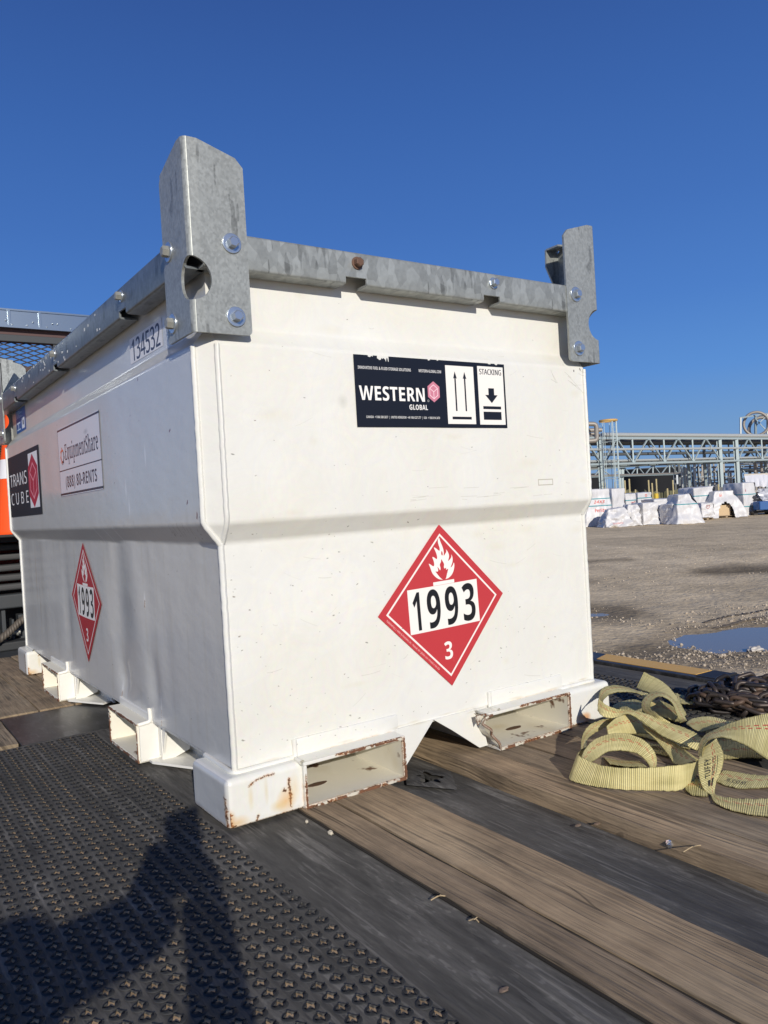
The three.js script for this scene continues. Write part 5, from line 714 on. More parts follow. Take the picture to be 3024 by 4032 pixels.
function wrapGeo(w, h, dp, o, seed) {
  const A = 88, R = 20, cr = .10, pos = [], uv = [], idx = [];
  const peri = t => { const hw = w / 2, hd = dp / 2, per = 2 * (w + dp); let s = t * per; const seg = [[hw, hd, -1, 0, w], [-hw, hd, 0, -1, dp], [-hw, -hd, 1, 0, w], [hw, -hd, 0, 1, dp]]; for (const [x, z, dx, dz, l] of seg) { if (s <= l) { return [x + dx * s, z + dz * s]; } s -= l; } return [hw, hd]; };
  const rowY = j => j <= R - 4 ? (j / (R - 4)) * (h - .06) : h - [.03, .008, 0, 0][j - (R - 3)], shr = j => j <= R - 4 ? 1 : [.985, .95, .5, 0][j - (R - 3)];
  const at2 = (t, y, k = 1) => { let [x, z] = peri(((t % 1) + 1) % 1); const m = Math.hypot(x / (w / 2), z / (dp / 2)); const f = Math.min(1, 1.385 / m); x *= f; z *= f; const v = y / h, sl = 1 - (o.slump || 0) * sm(.45, 1, v), fl = 1 + (o.flare || .08) * Math.pow(1 - v, 2); const w1 = vn(t * 9 + 3, v * 3 + 9, 4096, 4096, seed + 7) * 9, fold = (vn(t * 26 + w1 * .5, v * 2.2 + seed, 4096, 4096, seed) - .5) * (.02 + .12 * (1 - v) * (1 - v)) + (vn(t * 12 + v * 3, v * 5 + 9 - t * 4, 4096, 4096, seed + 3) - .5) * .10 + (vn(t * 30 - v * 9, v * 12 + t * 8, 4096, 4096, seed + 4) - .5) * .035; const l = Math.hypot(x, z) || 1, g = sl * fl * k, e = k * fold * (o.fold || 1) / l; return [x * (g + e) + (o.lean || 0) * v * v, z * (g + e)]; };
  const top = (x) => (o.slope || 0) * (x / w);
  for (let j = 0; j <= R; j++) for (let i = 0; i <= A; i++) { const y = rowY(j), [x, z] = at2(i / A, y, shr(j)), lump = j > R - 3 ? .05 * (vn(x * 4 + 50, z * 4 + 50, 4096, 4096, seed + 5) - .6) : 0; pos.push(x, Math.max(0, y + (y / h) * top(x) + lump * (j < R ? 1 : .5) + (j === 0 ? .03 * vn(i * .5, 3, 44, 64, seed) : 0)), z); uv.push(Math.min(1, Math.max(0, x / w + .5)), y / h); }
  for (let j = 0; j < R; j++) for (let i = 0; i < A; i++) { if (o.arch) { const q = j * (A + 1) + i, x = pos[q * 3], z = pos[q * 3 + 2], y = pos[q * 3 + 1]; if (z > dp * .3 && ((x - o.arch[0]) / o.arch[1]) ** 2 + (y / o.arch[2]) ** 2 < 1) continue; } const q = j * (A + 1) + i, n = A + 1; idx.push(q, q + n, q + 1, q + 1, q + n, q + n + 1); }
  const g = new THREE.BufferGeometry(); g.setAttribute('position', new THREE.Float32BufferAttribute(pos, 3)); g.setAttribute('uv', new THREE.Float32BufferAttribute(uv, 2)); g.setIndex(idx); g.computeVertexNormals(); return { g, at2 };
}
let wi = 0;
function wrapped(label, x0, x1, y0, y1, d, dp, o = {}) {
  const pl = far(x0, y1, d), prt = far(x1, y1, d), pt = far((x0 + x1) / 2, y0, d), w = pl.distanceTo(prt) * (o.wk || 1), h = (pt.y + 1), c = pl.clone().lerp(prt, .5).addScaledVector(FW, dp / 2);
  const t = thing('wrapped_pallet', label, 'wrapped pallet', [c.x, -1.002, c.z], -.59966 + (o.yaw || 0), 'goods in white wrap along the far edge of the yard'); wi++;
  const lift = o.pallet ? .12 : 0, { g, at2 } = wrapGeo(w, h - lift, dp, o, 900 + wi * 13); g.translate(0, lift, 0);
  lpart(t, 'wrap', g, std({ map: o.text ? filmTex(o.text) : filmPlain, roughness: .45 }));
  for (const f of o.bands || []) { const pos = [], idx = [], n = 60, y = f * h; for (let i = 0; i <= n; i++) { const [x, z] = at2(i / n, y), l = Math.hypot(x, z), k = 1 + .02 / l; pos.push(x * k, y - .02, z * k, x * k, y + .02, z * k); } for (let i = 0; i < n; i++) idx.push(i * 2, i * 2 + 1, i * 2 + 2, i * 2 + 1, i * 2 + 3, i * 2 + 2); const b = new THREE.BufferGeometry(); b.setAttribute('position', new THREE.Float32BufferAttribute(pos, 3)); b.setIndex(idx); b.computeVertexNormals(); lpart(t, 'band', b, tealM); }
  if (o.pallet || o.arch) { lpart(t, 'pallet', triUV(merge([box(-w * .46, w * .46, .09, .115, -dp * .45, dp * .45), ...[-.42, 0, .42].map(k => box(w * k - .05, w * k + .05, .0, .09, -dp * .45, dp * .46)), box(-w * .46, w * .46, .0, .02, dp * .36, dp * .46)]), 1), palletM); }
  if (o.arch) lpart(t, 'carton', box(o.arch[0] - o.arch[1] * .85, o.arch[0] + o.arch[1] * .7, .12, .62, -dp * .3, dp * .36), std({ color: col(.62, .46, .28), roughness: .9 }));
  if (o.hole) { const s = new THREE.SphereGeometry(o.hole[2], 10, 8).scale(1, .8, .3).translate(o.hole[0] * w, o.hole[1] * h, dp * .5 + .03); lpart(t, 'torn_hole', s, std({ color: col(.10, .065, .04), roughness: .9 })); }
  return t;
}
wrapped('tall white wrapped pallet beside the tank with red 24X3 and Perlite writing', 112, 330, 740, 1058, 37.0, 1.2, { flare: .22, bands: [.55, .74], text: [['24X3', .52, .345, .42, .085, RED], ['Perlite', .54, .57, .46, .10, RED]], yaw: .16 });
wrapped('white wrapped pallet right behind the Perlite pallet, red scrawl half hidden', 315, 440, 732, 985, 38.6, 1.1, { bands: [.35], text: [['24X4', .5, .62, .6, .12, RED]], yaw: .34, flare: .04 });
wrapped('small teal-banded white pallet marked with two short red strokes', 437, 545, 778, 990, 39.8, 1.0, { bands: [.76], text: [['m2', .65, .33, .38, .13, RED]], yaw: .30, flare: .03 });
wrapped('white wrapped pallet with pale red heart mark and teal bands by the green fence', 530, 668, 768, 980, 41.0, 1.1, { bands: [.62, .8], text: [['heart', .62, .13, .12, .09, 'rgba(205,110,100,.8)']], yaw: .36, flare: .03 });
wrapped('low slumped white sheet bundle with faint red writing in the front row', 305, 492, 900, 1066, 35.0, 1.1, { flare: .3, slump: .28, fold: 1.7, slope: .1, text: [['Synthetic', .45, .78, .5, .10, 'rgba(190,60,60,.55)']] });
wrapped('narrow dirty white bundle with a brown torn hole in the front row', 482, 585, 868, 1055, 35.2, .9, { flare: .18, slump: .12, fold: 1.5, hole: [-.25, .25, .09] });
wrapped('plain white wrapped stack with grey top right of the torn bundle', 575, 735, 853, 1043, 35.4, 1.1, { flare: .12, slump: .03, fold: 1.2, yaw: .22, wk: .9 });
wrapped('low white block bundle with shaded right side beside the plain stack', 712, 835, 880, 1035, 36.2, 1.0, { flare: .06, slump: .02, fold: 1.1, yaw: .2, wk: .9 });
wrapped('flat low stack covered by a grey white sheet behind the front row', 685, 872, 820, 1010, 38.5, 1.3, { flare: .02, fold: .7, yaw: .15 });
wrapped('lower white draped block at the left of the tallest slumped cover', 822, 915, 865, 1033, 34.6, .9, { flare: .06, slump: .02, fold: 1.2, yaw: .3, wk: .85 });
wrapped('slumped white cover with trailing crumpled sheet, tallest of the front row', 868, 1075, 782, 1036, 34.3, 1.2, { flare: .30, slump: .30, fold: 1.7, bands: [.66], yaw: .18, wk: .9 });
wrapped('tall white wrapped pallet with teal band and a loose folded top sheet', 1005, 1195, 722, 1000, 38.6, 1.2, { bands: [.72], yaw: .28, fold: 1.2, slope: .05 });
wrapped('white wrapped pallet with dark red heart scrawl on a wooden base', 1082, 1196, 855, 1008, 36.6, .9, { text: [['heart', .55, .30, .3, .22, 'rgba(150,50,44,.95)']], pallet: 1, flare: .05, fold: 1.1, yaw: .22 });
wrapped('domed white cover open at the bottom showing a carton', 1192, 1440, 752, 986, 37.9, 1.2, { flare: .30, slump: .36, fold: 1.3, arch: [-.03, .40, .72], text: [['line', .36, .17, .08, .12, 'rgba(205,120,110,.7)']] });
wrapped('tall square white pallet with two teal bands and shaded left side', 1385, 1560, 684, 966, 39.0, 1.3, { bands: [.28, .64], yaw: .42, flare: .03, fold: .9, wk: .8, text: [['line', .2, .25, .06, .08, 'rgba(150,50,60,.6)']] });
// silt fence, stakes
{
  const t = thing('silt_fence', 'olive green fabric fence on thin stakes behind the wrapped pallets', 'fence', far(860, 850, 43.5).toArray().map((v, i) => i === 1 ? -1 : v));
  const X = [430, 490, 560, 620, 680, 725, 805, 910, 1010, 1110, 1240, 1330, 1420], olive = std({ color: col(.155, .15, .085), roughness: .8 }), grey = std({ color: col(.16, .16, .16), roughness: .8 });
  for (let i = 0; i < X.length - 1; i++) { const a = far(X[i], 850, 43.5 + .2 * (i % 2)), b = far(X[i + 1], 850, 43.5 + .2 * ((i + 1) % 2)), n = 8, pos = [], idx = [], ht = far(X[i], i > 7 ? 712 : 742 + 8 * (i % 3), 43.5).y; for (let j = 0; j <= n; j++) for (let k = 0; k <= 3; k++) { const p = a.clone().lerp(b, j / n), sag = .10 * Math.sin(j / n * Math.PI) * (k === 3 ? 1 : .3); pos.push(p.x + FW.x * .05 * Math.sin(j * 1.9 + k), -1 + (ht + 1) * k / 3 - sag, p.z + FW.z * .05 * Math.sin(j * 1.9 + k)); } for (let j = 0; j < n; j++) for (let k = 0; k < 3; k++) { const q = j * 4 + k; idx.push(q, q + 4, q + 1, q + 1, q + 4, q + 5); } const g = new THREE.BufferGeometry(); g.setAttribute('position', new THREE.Float32BufferAttribute(pos, 3)); g.setIndex(idx); g.computeVertexNormals(); part(t, 'fabric_panel', g, i > 7 ? grey : olive); }
  const tan = std({ color: col(.46, .38, .20), roughness: .9 });
  for (const [x, y] of [[450, 668], [487, 655], [540, 745], [650, 665], [680, 690], [715, 655], [810, 735], [855, 665], [912, 740], [1010, 735], [1240, 700]]) { const b = far(x, y, 43.2); part(t, 'stake', beam(V(b.x, -1, b.z), b, .07, .05), tan); }
  const yb = far(716, 812, 42.2); single('marker_bag', 'small yellow marker standing in front of the green fence', 'marker', box(-.12, .12, -.35, .22, -.08, .08, .04), std({ color: col(.75, .52, .06), roughness: .6 }), [yb.x, yb.y, yb.z]);
}
// ------------------------------------------------------------------ pipe racks
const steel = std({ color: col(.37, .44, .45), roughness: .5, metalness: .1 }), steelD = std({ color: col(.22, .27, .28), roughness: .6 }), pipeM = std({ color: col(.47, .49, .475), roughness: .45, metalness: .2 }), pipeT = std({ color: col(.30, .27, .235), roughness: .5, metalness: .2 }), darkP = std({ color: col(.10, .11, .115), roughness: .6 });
{
  const P1 = [15.6, 54.6], DV = [17.0, 12.4], tOf = x => { const q = far(x, 275, 1).sub(C0), r = q.dot(RT) / q.dot(FW); return (P1[1] * r - P1[0]) / (DV[0] - DV[1] * r); }, pt = (t, y, back = 0) => yard(P1[0] + DV[0] * t - .589 * back, P1[1] + DV[1] * t + .808 * back, y);
  const rk = thing('pipe_rack', 'long pale blue steel pipe rack bridge with zigzag truss behind the pallets', 'pipe rack', pt(.5, -1).toArray()), K = (n, g, m = steel) => part(rk, n, g, m);
  const yT = 4.28, yB = 2.48, T = tOf, ta = T(-260), tb = 1.75, Bk = 3.2;
  K('pipe', pipe(pt(T(262), 4.52), pt(tb, 4.52), .15, 12), pipeM); K('pipe', pipe(pt(ta, 4.5, 1.0), pt(tb, 4.5, 1.0), .19, 12), pipeT); K('pipe', pipe(pt(ta, 4.45, 2.2), pt(tb, 4.45, 2.2), .16, 12), pipeT);
  K('pipe', pipe(pt(ta, 4.12, .9), pt(tb, 4.12, .9), .13, 10), darkP); K('pipe', pipe(pt(ta, 4.1, 2.1), pt(tb, 4.1, 2.1), .15, 10), darkP); K('top_chord', beam(pt(ta, yT), pt(tb, yT), .16, .16)); K('top_chord', beam(pt(ta, yT, Bk), pt(tb, yT, Bk), .16, .16), steelD);  // the two dark pipes carry the shade under the chord in their colour
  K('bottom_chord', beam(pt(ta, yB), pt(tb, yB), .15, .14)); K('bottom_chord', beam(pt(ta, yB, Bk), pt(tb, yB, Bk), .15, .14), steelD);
  K('pipe', pipe(pt(ta, 3.5), pt(tb, 3.5), .09, 10), pipeM); K('pipe', pipe(pt(ta, 2.72, .3), pt(tb, 2.72, .3), .085, 10), pipeM); K('pipe', pipe(pt(ta, 3.3, 2.0), pt(tb, 3.3, 2.0), .12, 10), darkP); K('pipe', pipe(pt(ta, 2.68, 1.6), pt(tb, 2.68, 1.6), .10, 10), darkP); K('pipe', pipe(pt(ta, 2.62, 2.4), pt(tb, 2.62, 2.4), .13, 10), pipeT);
  for (const x of [675, 1162, 1580]) K('pipe_flange', pipe(pt(T(x - 6), 3.5), pt(T(x + 6), 3.5), .15, 12), pipeM);
  const bot = [-30, 245, 510, 775, 1017, 1252, 1392, 1600, 1830, 2060], topN = [110, 380, 645, 895, 1130, null, 1490, 1715, 1945];
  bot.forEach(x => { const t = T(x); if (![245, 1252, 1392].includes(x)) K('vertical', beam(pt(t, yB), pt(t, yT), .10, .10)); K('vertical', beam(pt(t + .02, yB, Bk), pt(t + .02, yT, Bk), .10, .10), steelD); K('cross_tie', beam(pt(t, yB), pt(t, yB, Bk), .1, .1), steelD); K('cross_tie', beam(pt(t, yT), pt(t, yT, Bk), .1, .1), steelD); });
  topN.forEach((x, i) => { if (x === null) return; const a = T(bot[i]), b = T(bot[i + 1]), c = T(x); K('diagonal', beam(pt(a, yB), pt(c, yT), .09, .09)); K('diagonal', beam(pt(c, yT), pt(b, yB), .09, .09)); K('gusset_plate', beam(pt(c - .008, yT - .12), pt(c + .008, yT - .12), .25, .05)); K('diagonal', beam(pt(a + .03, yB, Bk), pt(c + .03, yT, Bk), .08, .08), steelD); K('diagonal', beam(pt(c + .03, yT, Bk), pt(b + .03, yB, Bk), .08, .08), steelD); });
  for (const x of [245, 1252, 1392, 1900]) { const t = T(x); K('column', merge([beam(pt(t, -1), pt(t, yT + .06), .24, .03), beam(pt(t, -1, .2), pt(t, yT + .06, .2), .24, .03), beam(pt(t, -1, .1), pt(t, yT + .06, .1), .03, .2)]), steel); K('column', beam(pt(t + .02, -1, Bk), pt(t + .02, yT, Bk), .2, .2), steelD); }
  // caged ladder
  const lc = yard(15.55, 53.6, -1), lad = thing('caged_ladder', 'tall caged ladder with yellow top hoop at the left end of the rack', 'ladder', lc.toArray()), ring = (y, m, th = .017) => part(lad, 'hoop', clean(new THREE.TorusGeometry(.56, th, 6, 28)).rotateX(Math.PI / 2).translate(lc.x, y, lc.z), m), yel = std({ color: col(.55, .42, .10), roughness: .6 });
  for (let i = 0; i < 7; i++) { const a = i / 7 * 6.283 + .3, x = lc.x + .56 * Math.cos(a), z = lc.z + .56 * Math.sin(a); part(lad, 'cage_bar', beam(V(x, 1.2, z), V(x, 5.38, z), .028, .028), steel); part(lad, 'cage_bar', beam(V(x, -1, z), V(x, 1.2, z), .028, .028), i % 3 ? yel : steel); }
  for (let y = .2; y < 5.2; y += 1.25) ring(y, steel); part(lad, 'top_hoop', clean(new THREE.TorusGeometry(.57, .055, 8, 28)).rotateX(Math.PI / 2).scale(1, 1.4, 1).translate(lc.x, 5.38, lc.z), std({ color: col(.62, .38, .12), roughness: .6 }));
  for (const k of [-.18, .18]) part(lad, 'ladder_rail', beam(V(lc.x + k, -1, lc.z + .5), V(lc.x + k, 5.3, lc.z + .5), .05, .05), steel); for (let y = -.8; y < 5.1; y += .3) part(lad, 'rung', beam(V(lc.x - .18, y, lc.z + .5), V(lc.x + .18, y, lc.z + .5), .025, .025), steel);
  // pipe loop at the left
  const F = (x, y, d) => far(x, y, d);
  single('pipe_bend', 'grey pipe loop bending down just right of the tank', 'pipe', (() => { const o = F(208, 260, 51), g = merge([tube([F(60, 192, 51), F(150, 191, 51), F(195, 194, 51), F(208, 206, 51), F(212, 260, 51), F(213, 312, 51), F(205, 328, 51), F(180, 333, 51), F(60, 338, 51)], .15, 80, 10), pipe(F(60, 250, 52), F(255, 240, 52), .14, 10), pipe(F(60, 278, 52), F(200, 274, 52), .09, 8)]); g.translate(-o.x, -o.y, -o.z); return g; })(), pipeT, F(208, 260, 51).toArray());
}
{ // lower rack further back and the tangle at the right
  const r2 = thing('pipe_rack', 'lower dark pipe rack seen under the bridge in front of the black tanks', 'pipe rack', far(600, 600, 74).toArray().map((v, i) => i === 1 ? -1 : v)), A = (x, y) => far(x, y, 72 + 12 * (x - 170) / 830), K = (n, g, m = steelD) => part(r2, n, g, m);
  K('top_chord', beam(A(100, 578), A(1010, 508), .22, .22)); K('pipe', pipe(A(100, 565), A(1010, 500), .16, 8), pipeT); K('bottom_chord', beam(A(100, 640), A(1010, 612), .14, .14)); K('pipe', pipe(A(100, 632), A(1010, 604), .09, 8), pipeT);
  let pv = null; [190, 240, 345, 440, 500, 555, 620, 688, 755, 828, 900, 960].forEach((x, i) => { const yT = 578 - 70 * (x - 100) / 910, yB = 640 - 28 * (x - 100) / 910, p = A(x, i % 2 ? yT : yB); if (pv) K('diagonal', beam(pv, p, .09, .09), steel); pv = p; if (i % 2) K('vertical', beam(A(x, yT), A(x, yB), .1, .1), steel); });
  for (const x of [405, 425, 870, 905]) { const p = A(x, 560); K('column', beam(V(p.x, -1, p.z), A(x, 535), .18, .18), x < 430 ? steel : darkP); }
  const r3 = thing('pipe_rack', 'tangle of grey pipes, posts and rails behind the right hand columns', 'pipe rack', far(1300, 700, 80).toArray().map((v, i) => i === 1 ? -1 : v)), q = mulberry(29), J = (n, g, m) => part(r3, n, g, m);
  [[1020, 1700, 520, 512, 82, .16], [1020, 1700, 560, 548, 84, .10], [1030, 1700, 600, 585, 86, .14], [1020, 1440, 640, 632, 80, .09], [1030, 1700, 668, 650, 83, .10], [1020, 1450, 700, 694, 79, .08], [1010, 1250, 690, 688, 78, .1], [1400, 1700, 530, 520, 76, .12], [1430, 1700, 575, 565, 75, .09]].forEach(([a, b, ya, yb, d, r], i) => { const pa = far(a, ya, d), pb = far(b, yb, d + 6); J(i % 3 ? 'pipe' : 'beam', i % 3 ? pipe(pa, pb, r, 8) : beam(pa, pb, r * 1.6, r * 1.6), [steelD, pipeT, darkP, pipeM][i % 4]); });
  for (let i = 0; i < 46; i++) { const x = 905 + 760 * q(), d = 76 + 12 * q(), top = far(x, 500 + 160 * q(), d), low = q() < .6 ? V(top.x, -1, top.z) : V(top.x, top.y - .8 - 1.5 * q(), top.z); J('post', q() < .5 ? pipe(low, top, .05 + .06 * q(), 6) : beam(low, top, .08 + .1 * q(), .1), [steel, steelD, pipeT, darkP, pipeM][Math.floor(q() * 5)]); }
  for (let i = 0; i < 26; i++) { const x = 1030 + 620 * q(), y = 530 + 120 * q(), d = 77 + 9 * q(); J('brace', beam(far(x, y, d), far(x + (q() < .5 ? -1 : 1) * (25 + 30 * q()), y + 40 + 25 * q(), d), .08, .08), [steel, steelD, pipeT][Math.floor(q() * 3)]); }
  for (const x of [930, 945, 958, 972, 985, 1000]) { const t = far(x, 540 + 20 * q(), 70); J('standpipe', pipe(V(t.x, -1, t.z), t, .06 + .03 * q(), 6), [pipeM, pipeT, steel][Math.floor(q() * 3)]); }
  for (const [x, y0, m] of [[1035, 500, pipeM], [1155, 500, pipeM], [1545, 480, pipeT], [1600, 480, pipeT]]) { const t = far(x, y0, 73); J('riser', pipe(V(t.x, -1, t.z), t, .13, 8), m); }
  // expansion loops on top of the rack
  const cl = thing('pipe_coil', 'pair of big round pipe loops in a frame above the rack at right', 'pipe coil', far(1570, 262, 68).toArray()), Tm = (x, y, d, r, t, m) => { const c = far(x, y, d), g = clean(new THREE.TorusGeometry(r, t, 10, 48)); g.applyMatrix4(new THREE.Matrix4().makeRotationY(-.6 - .25).setPosition(c)); part(cl, 'pipe_loop', g, m); };
  Tm(1560, 190, 68, 1.0, .12, pipeT); Tm(1605, 235, 69.5, 1.02, .14, pipeT); 
  const fr = (a, b, m = pipeM, w = .12) => part(cl, 'frame_bar', beam(far(...a), far(...b), w, w), m); fr([1428, 290, 66], [1428, 138, 66]); fr([1425, 140, 66], [1560, 118, 69], steel); fr([1555, 300, 69], [1555, 115, 69], steelD, .16); fr([1560, 118, 69], [1720, 95, 73], steel); fr([1655, 300, 68], [1655, 110, 68], pipeM, .14); fr([1565, 200, 69], [1660, 112, 69], steel, .06); fr([1565, 160, 69], [1660, 262, 69], steel, .06); fr([1470, 470, 70], [1585, 330, 70], darkP, .22); fr([1590, 130, 70], [1720, 108, 72], darkP, .18);
  // dark storage tanks
  for (const [x0, x1, y0, d, lab, e] of [[425, 915, 585, 98, 'wide black storage tank low behind the rack', 0], [60, 262, 622, 96, 'black storage tank beside the white tank edge, mostly hidden', 1]]) { const a = far(x0, y0, d), b = far(x1, y0, d), c = a.clone().lerp(b, .5), r = a.distanceTo(b) / 2, h = a.y + 1, t = thing('storage_tank', lab, 'storage tank', [c.x, -1, c.z]); lpart(t, 'tank_wall', clean(new THREE.CylinderGeometry(r, r, h, 56, 1)).translate(0, h / 2, 0), std({ color: col(.006, .007, .009), roughness: .85 })); lpart(t, 'top_rim', clean(new THREE.TorusGeometry(r, .08, 6, 56)).rotateX(Math.PI / 2).translate(0, h, 0), darkP); if (!e) { const p = far(815, 664, d); const g = box(-.42, .42, -.6, .6, -.04, .04); const m = lpart(t, 'notice_sheet', g, std({ color: col(.62, .66, .68), roughness: .7 })); const v = p.clone().sub(c); const ang = Math.atan2(v.x, v.z); const k = c.clone().add(V(Math.sin(-.6 + .55) * (r + .06), 0, Math.cos(-.6 + .55) * (r + .06))); m.position.set(k.x - c.x, far(815, 664, d).y + 1, k.z - c.z); m.rotation.y = -.05; } }
}
{ // draped cover and debris at the right edge
  const t = thing('tarp_shelter', 'white sheet draped over a pole frame at the right edge', 'tarp', far(1560, 740, 42).toArray().map((v, i) => i === 1 ? -1 : v)), n = 40, pos = [], idx = [];
  for (let i = 0; i <= n; i++) { const x = 1458 + 330 * i / n, low = 715 + 25 * vn(i * .45, 2, 64, 64, 950); for (let k = 0; k <= 6; k++) { const f = k / 6, p = far(x, 622 + (low - 622) * f - 10 * i / n, 42); const w = .16 * (vn(i * .8, f * 1.5 + 4, 64, 64, 951) - .5) * (.3 + f); pos.push(p.x + FW.x * w - FW.x * .25 * Math.sin(f * 1.5), p.y, p.z + FW.z * w - FW.z * .25 * Math.sin(f * 1.5)); } }
  for (let i = 0; i < n; i++) for (let k = 0; k < 6; k++) { const q = i * 7 + k; idx.push(q, q + 1, q + 7, q + 1, q + 8, q + 7); } const g = new THREE.BufferGeometry(); g.setAttribute('position', new THREE.Float32BufferAttribute(pos, 3)); g.setIndex(idx); g.computeVertexNormals(); part(t, 'sheet', g, std({ color: col(.62, .62, .66), roughness: .5 }));
  part(t, 'top_pole', pipe(far(1455, 622, 42.05), far(1790, 610, 42.05), .06, 8), std({ color: col(.6, .54, .45), roughness: .7 })); for (const x of [1466, 1500, 1540, 1660]) { const a = far(x, 620, 42.2); part(t, 'pole', pipe(V(a.x, -1, a.z), a, .05, 8), std({ color: col(.55, .48, .4), roughness: .7 })); }
  const o = far(1620, 945, 39.2), dh = thing('debris_pallet', 'dark pallet heaped with crumpled plastic at the right edge', 'debris', [o.x, -1, o.z], -.6), q = mulberry(57);
  lpart(dh, 'pallet', triUV(merge([box(-.75, 1.6, .12, .2, -.5, .5), box(-.7, -.5, 0, .12, -.5, .5), box(.3, .5, 0, .12, -.5, .5)]), 1), std({ color: col(.06, .055, .05), roughness: .9 }));
  for (let i = 0; i < 13; i++) { const s = new THREE.IcosahedronGeometry(.2 + .22 * q(), 2), a = s.attributes.position; for (let k = 0; k < a.count; k++) { const f = .6 + .8 * hash(Math.round(a.getX(k) * 70), Math.round(a.getY(k) * 70 + a.getZ(k) * 33), i); a.setXYZ(k, a.getX(k) * f * 1.3, a.getY(k) * f * .7, a.getZ(k) * f); } s.computeVertexNormals(); s.translate(-.55 + 1.9 * q(), .40 + .75 * q() * (1 - .3 * q()), -.3 + .4 * q()); lpart(dh, 'crumpled_plastic', s, [std({ color: col(.6, .6, .62), roughness: .35 }), std({ color: col(.07, .07, .08), roughness: .4 }), std({ color: col(.34, .27, .2), roughness: .7 })][i % 3]); }
  const bb = far(1640, 915, 38.6); single('blue_tarp', 'folded blue tarp lying on the debris pallet', 'tarp', (() => { const g = box(-.45, .7, 0, .42, -.35, .35, .05), p = g.attributes.position; for (let i = 0; i < p.count; i++) p.setZ(i, p.getZ(i) + .05 * Math.sin(p.getX(i) * 17) * p.getY(i)); g.computeVertexNormals(); return g.rotateY(-.6); })(), std({ color: col(.02, .10, .30), roughness: .6 }), [bb.x, bb.y, bb.z]);
}
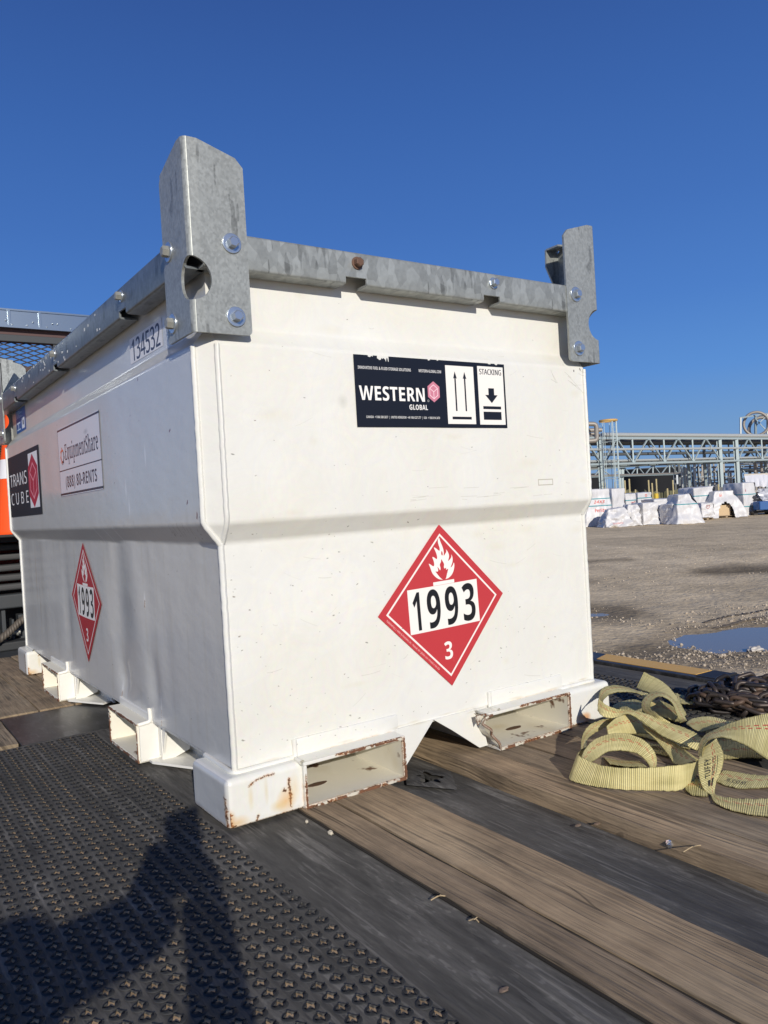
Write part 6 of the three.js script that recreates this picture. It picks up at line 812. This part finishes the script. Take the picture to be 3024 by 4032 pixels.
// ------------------------------------------------------------------ the photographer, whose shadow falls on the deck
{
  const root = thing('person', 'person in dark jacket and cap holding a phone up behind the truck', 'person', [-1.06, -1, 1.98]);
  const sdfMesh = (bones, lo, size, N, iso = 0, k = .03) => {
    const mc = new MarchingCubes(N, new THREE.MeshBasicMaterial(), false, false, 400000); mc.isolation = 0; const f = mc.field, half = N / 2; let q = 0;
    for (let z = 0; z < N; z++) for (let y = 0; y < N; y++) for (let x = 0; x < N; x++) {
      const px = lo[0] + (x - half) / half * size, py = lo[1] + (y - half) / half * size, pz = lo[2] + (z - half) / half * size; let d = 9;
      for (const [a, b, ra, rb] of bones) { const bx = b[0] - a[0], by = b[1] - a[1], bz = b[2] - a[2], ax = px - a[0], ay = py - a[1], az = pz - a[2], t = Math.max(0, Math.min(1, (ax * bx + ay * by + az * bz) / (bx * bx + by * by + bz * bz || 1))), e = Math.hypot(ax - bx * t, ay - by * t, az - bz * t) - (ra + (rb - ra) * t), h = Math.max(k - Math.abs(d - e), 0) / k; d = Math.min(d, e) - h * h * k / 4; }
      f[q++] = -d;
    }
    mc.update(); const n = mc.count, p = new Float32Array(mc.positionArray.slice(0, n * 3)), nm = new Float32Array(mc.normalArray.slice(0, n * 3)); for (let i = 0; i < n; i++) for (let c = 0; c < 3; c++) p[i * 3 + c] = lo[c] + p[i * 3 + c] * size;
    const g = new THREE.BufferGeometry(); g.setAttribute('position', new THREE.BufferAttribute(p, 3)); g.setAttribute('normal', new THREE.BufferAttribute(nm, 3)); g.setAttribute('uv', new THREE.BufferAttribute(new Float32Array(n * 2), 2)); g.computeVertexNormals(); return g;
  };
  const skin = std({ color: col(.42, .26, .18), roughness: .6 }), jacket = std({ color: col(.03, .035, .05), roughness: .85 }), jeans = std({ color: col(.04, .06, .11), roughness: .9 });
  const RW = [-.588, .520, 1.555], LW = [-.692, .532, 1.565], RE = [-.605, .29, 1.62], LE = [-1.04, .530, 1.66], RS = [-.875, .42, 1.97], LS = [-1.245, .43, 1.98];
  const jb = [[[-1.06, -.02, 1.98], [-1.06, .30, 1.96], .155, .175], [[-1.12, .34, 1.97], [-.99, .34, 1.96], .14, .14], [RS, RE, .068, .05], [RE, RW, .05, .035], [LS, LE, .068, .05], [LE, LW, .055, .044], [[-.93, .43, 1.96], RS, .07, .068], [[-1.19, .43, 1.97], LS, .07, .068], [[-1.06, .44, 1.96], [-1.05, .50, 1.95], .065, .055], [[-1.13, -.1, 1.99], [-.99, -.1, 1.99], .13, .13]];
  part(root, 'jacket', sdfMesh(jb, [-.9, .2, 1.8], .62, 84, 0, .05), jacket);
  part(root, 'trousers', sdfMesh([[[-1.14, -.12, 1.99], [-1.15, -.5, 1.97], .105, .07], [[-1.15, -.5, 1.97], [-1.15, -.92, 2.0], .07, .052], [[-.98, -.12, 1.99], [-.96, -.5, 1.97], .105, .07], [[-.96, -.5, 1.97], [-.95, -.92, 2.0], .07, .052], [[-1.12, -.1, 1.99], [-1.0, -.1, 1.99], .12, .12]], [-1.05, -.5, 1.98], .55, 64, 0, .03), jeans);
  const hd = sdfMesh([[[-1.03, .635, 1.945], [-1.03, .655, 1.965], .088, .088], [[-1.03, .57, 1.92], [-1.03, .60, 1.93], .055, .07], [[-1.04, .48, 1.955], [-1.03, .58, 1.95], .052, .052], [[-1.025, .615, 1.848], [-1.025, .60, 1.838], .010, .015], [[-1.03, .57, 1.855], [-1.015, .57, 1.856], .01, .01], [[-1.118, .62, 1.955], [-1.118, .60, 1.95], .014, .012], [[-.942, .62, 1.955], [-.942, .60, 1.95], .014, .012]], [-1.03, .6, 1.93], .16, 64, 0, .02);
  const head = part(root, 'head', hd, skin);
  for (const s of [-1, 1]) { const e = shadow(new THREE.Mesh(clean(new THREE.SphereGeometry(.012, 10, 8)).translate(-1.028 + s * .032, .632, 1.861), std({ color: col(.08, .05, .04), roughness: .2 }))); e.name = 'eye'; e.geometry.applyMatrix4(inv.copy(root.matrixWorld).invert()); head.add(e); }
  part(root, 'cap', merge([clean(new THREE.SphereGeometry(.102, 24, 12, 0, 6.2832, 0, 1.45)).scale(.95, 1.0, 1.06).translate(-1.03, .645, 1.955), clean(new THREE.CylinderGeometry(.075, .08, .008, 24)).scale(1, 1, 1.1).translate(-1.03, .662, 1.86)]), std({ color: col(.05, .05, .055), roughness: .9 }));
  const hand = (w, s) => { const o = [[w, [w[0] + s * -.004, w[1] + .045, w[2] - .004], .026, .030], [[w[0] - s * .0, w[1] + .04, w[2]], [w[0] - s * .006, w[1] + .06, w[2] - .004], .03, .024]]; const k = [[-.018, .075], [-.006, .085], [.006, .082], [.018, .07]]; k.forEach(([dz, l], i) => { const b = [w[0] - s * .002, w[1] + .052 + .009 * i, w[2] + .022 - .012 * i]; const m = [b[0] - s * .018, b[1] + .010, b[2] - .016 - .004 * i], t = [m[0] - s * (.020 - .002 * Math.abs(i - 1)), m[1] + .004, m[2] - .001]; o.push([b, m, .0095, .0085], [m, t, .0085, .007]); }); o.push([[w[0] - s * .006, w[1] + .03, w[2] + .018], [w[0] - s * .018, w[1] + .062, w[2] + .026], .012, .0095], [[w[0] - s * .018, w[1] + .062, w[2] + .026], [w[0] - s * .030, w[1] + .082, w[2] + .022], .0095, .0075]); return o; };
  part(root, 'hand', sdfMesh(hand(RW, 1), [RW[0] - .012, RW[1] + .045, RW[2]], .075, 50, 0, .006), skin); part(root, 'hand', sdfMesh(hand(LW, -1), [LW[0] + .012, LW[1] + .045, LW[2]], .075, 50, 0, .006), skin);
  for (const x of [-1.15, -.95]) part(root, 'shoe', clean(new RoundedBoxGeometry(.1, .085, .28, 3, .035)).translate(x, -.957, 1.95), std({ color: col(.03, .025, .02), roughness: .6 }));
  single('phone', 'black phone held upright in both hands of the photographer', 'phone', merge([clean(new RoundedBoxGeometry(.075, .150, .008, 3, .0035))]), std({ color: col(.02, .02, .022), roughness: .3 }), [-.605, .605, 1.512]);
}
renderer.render(scene, camera);
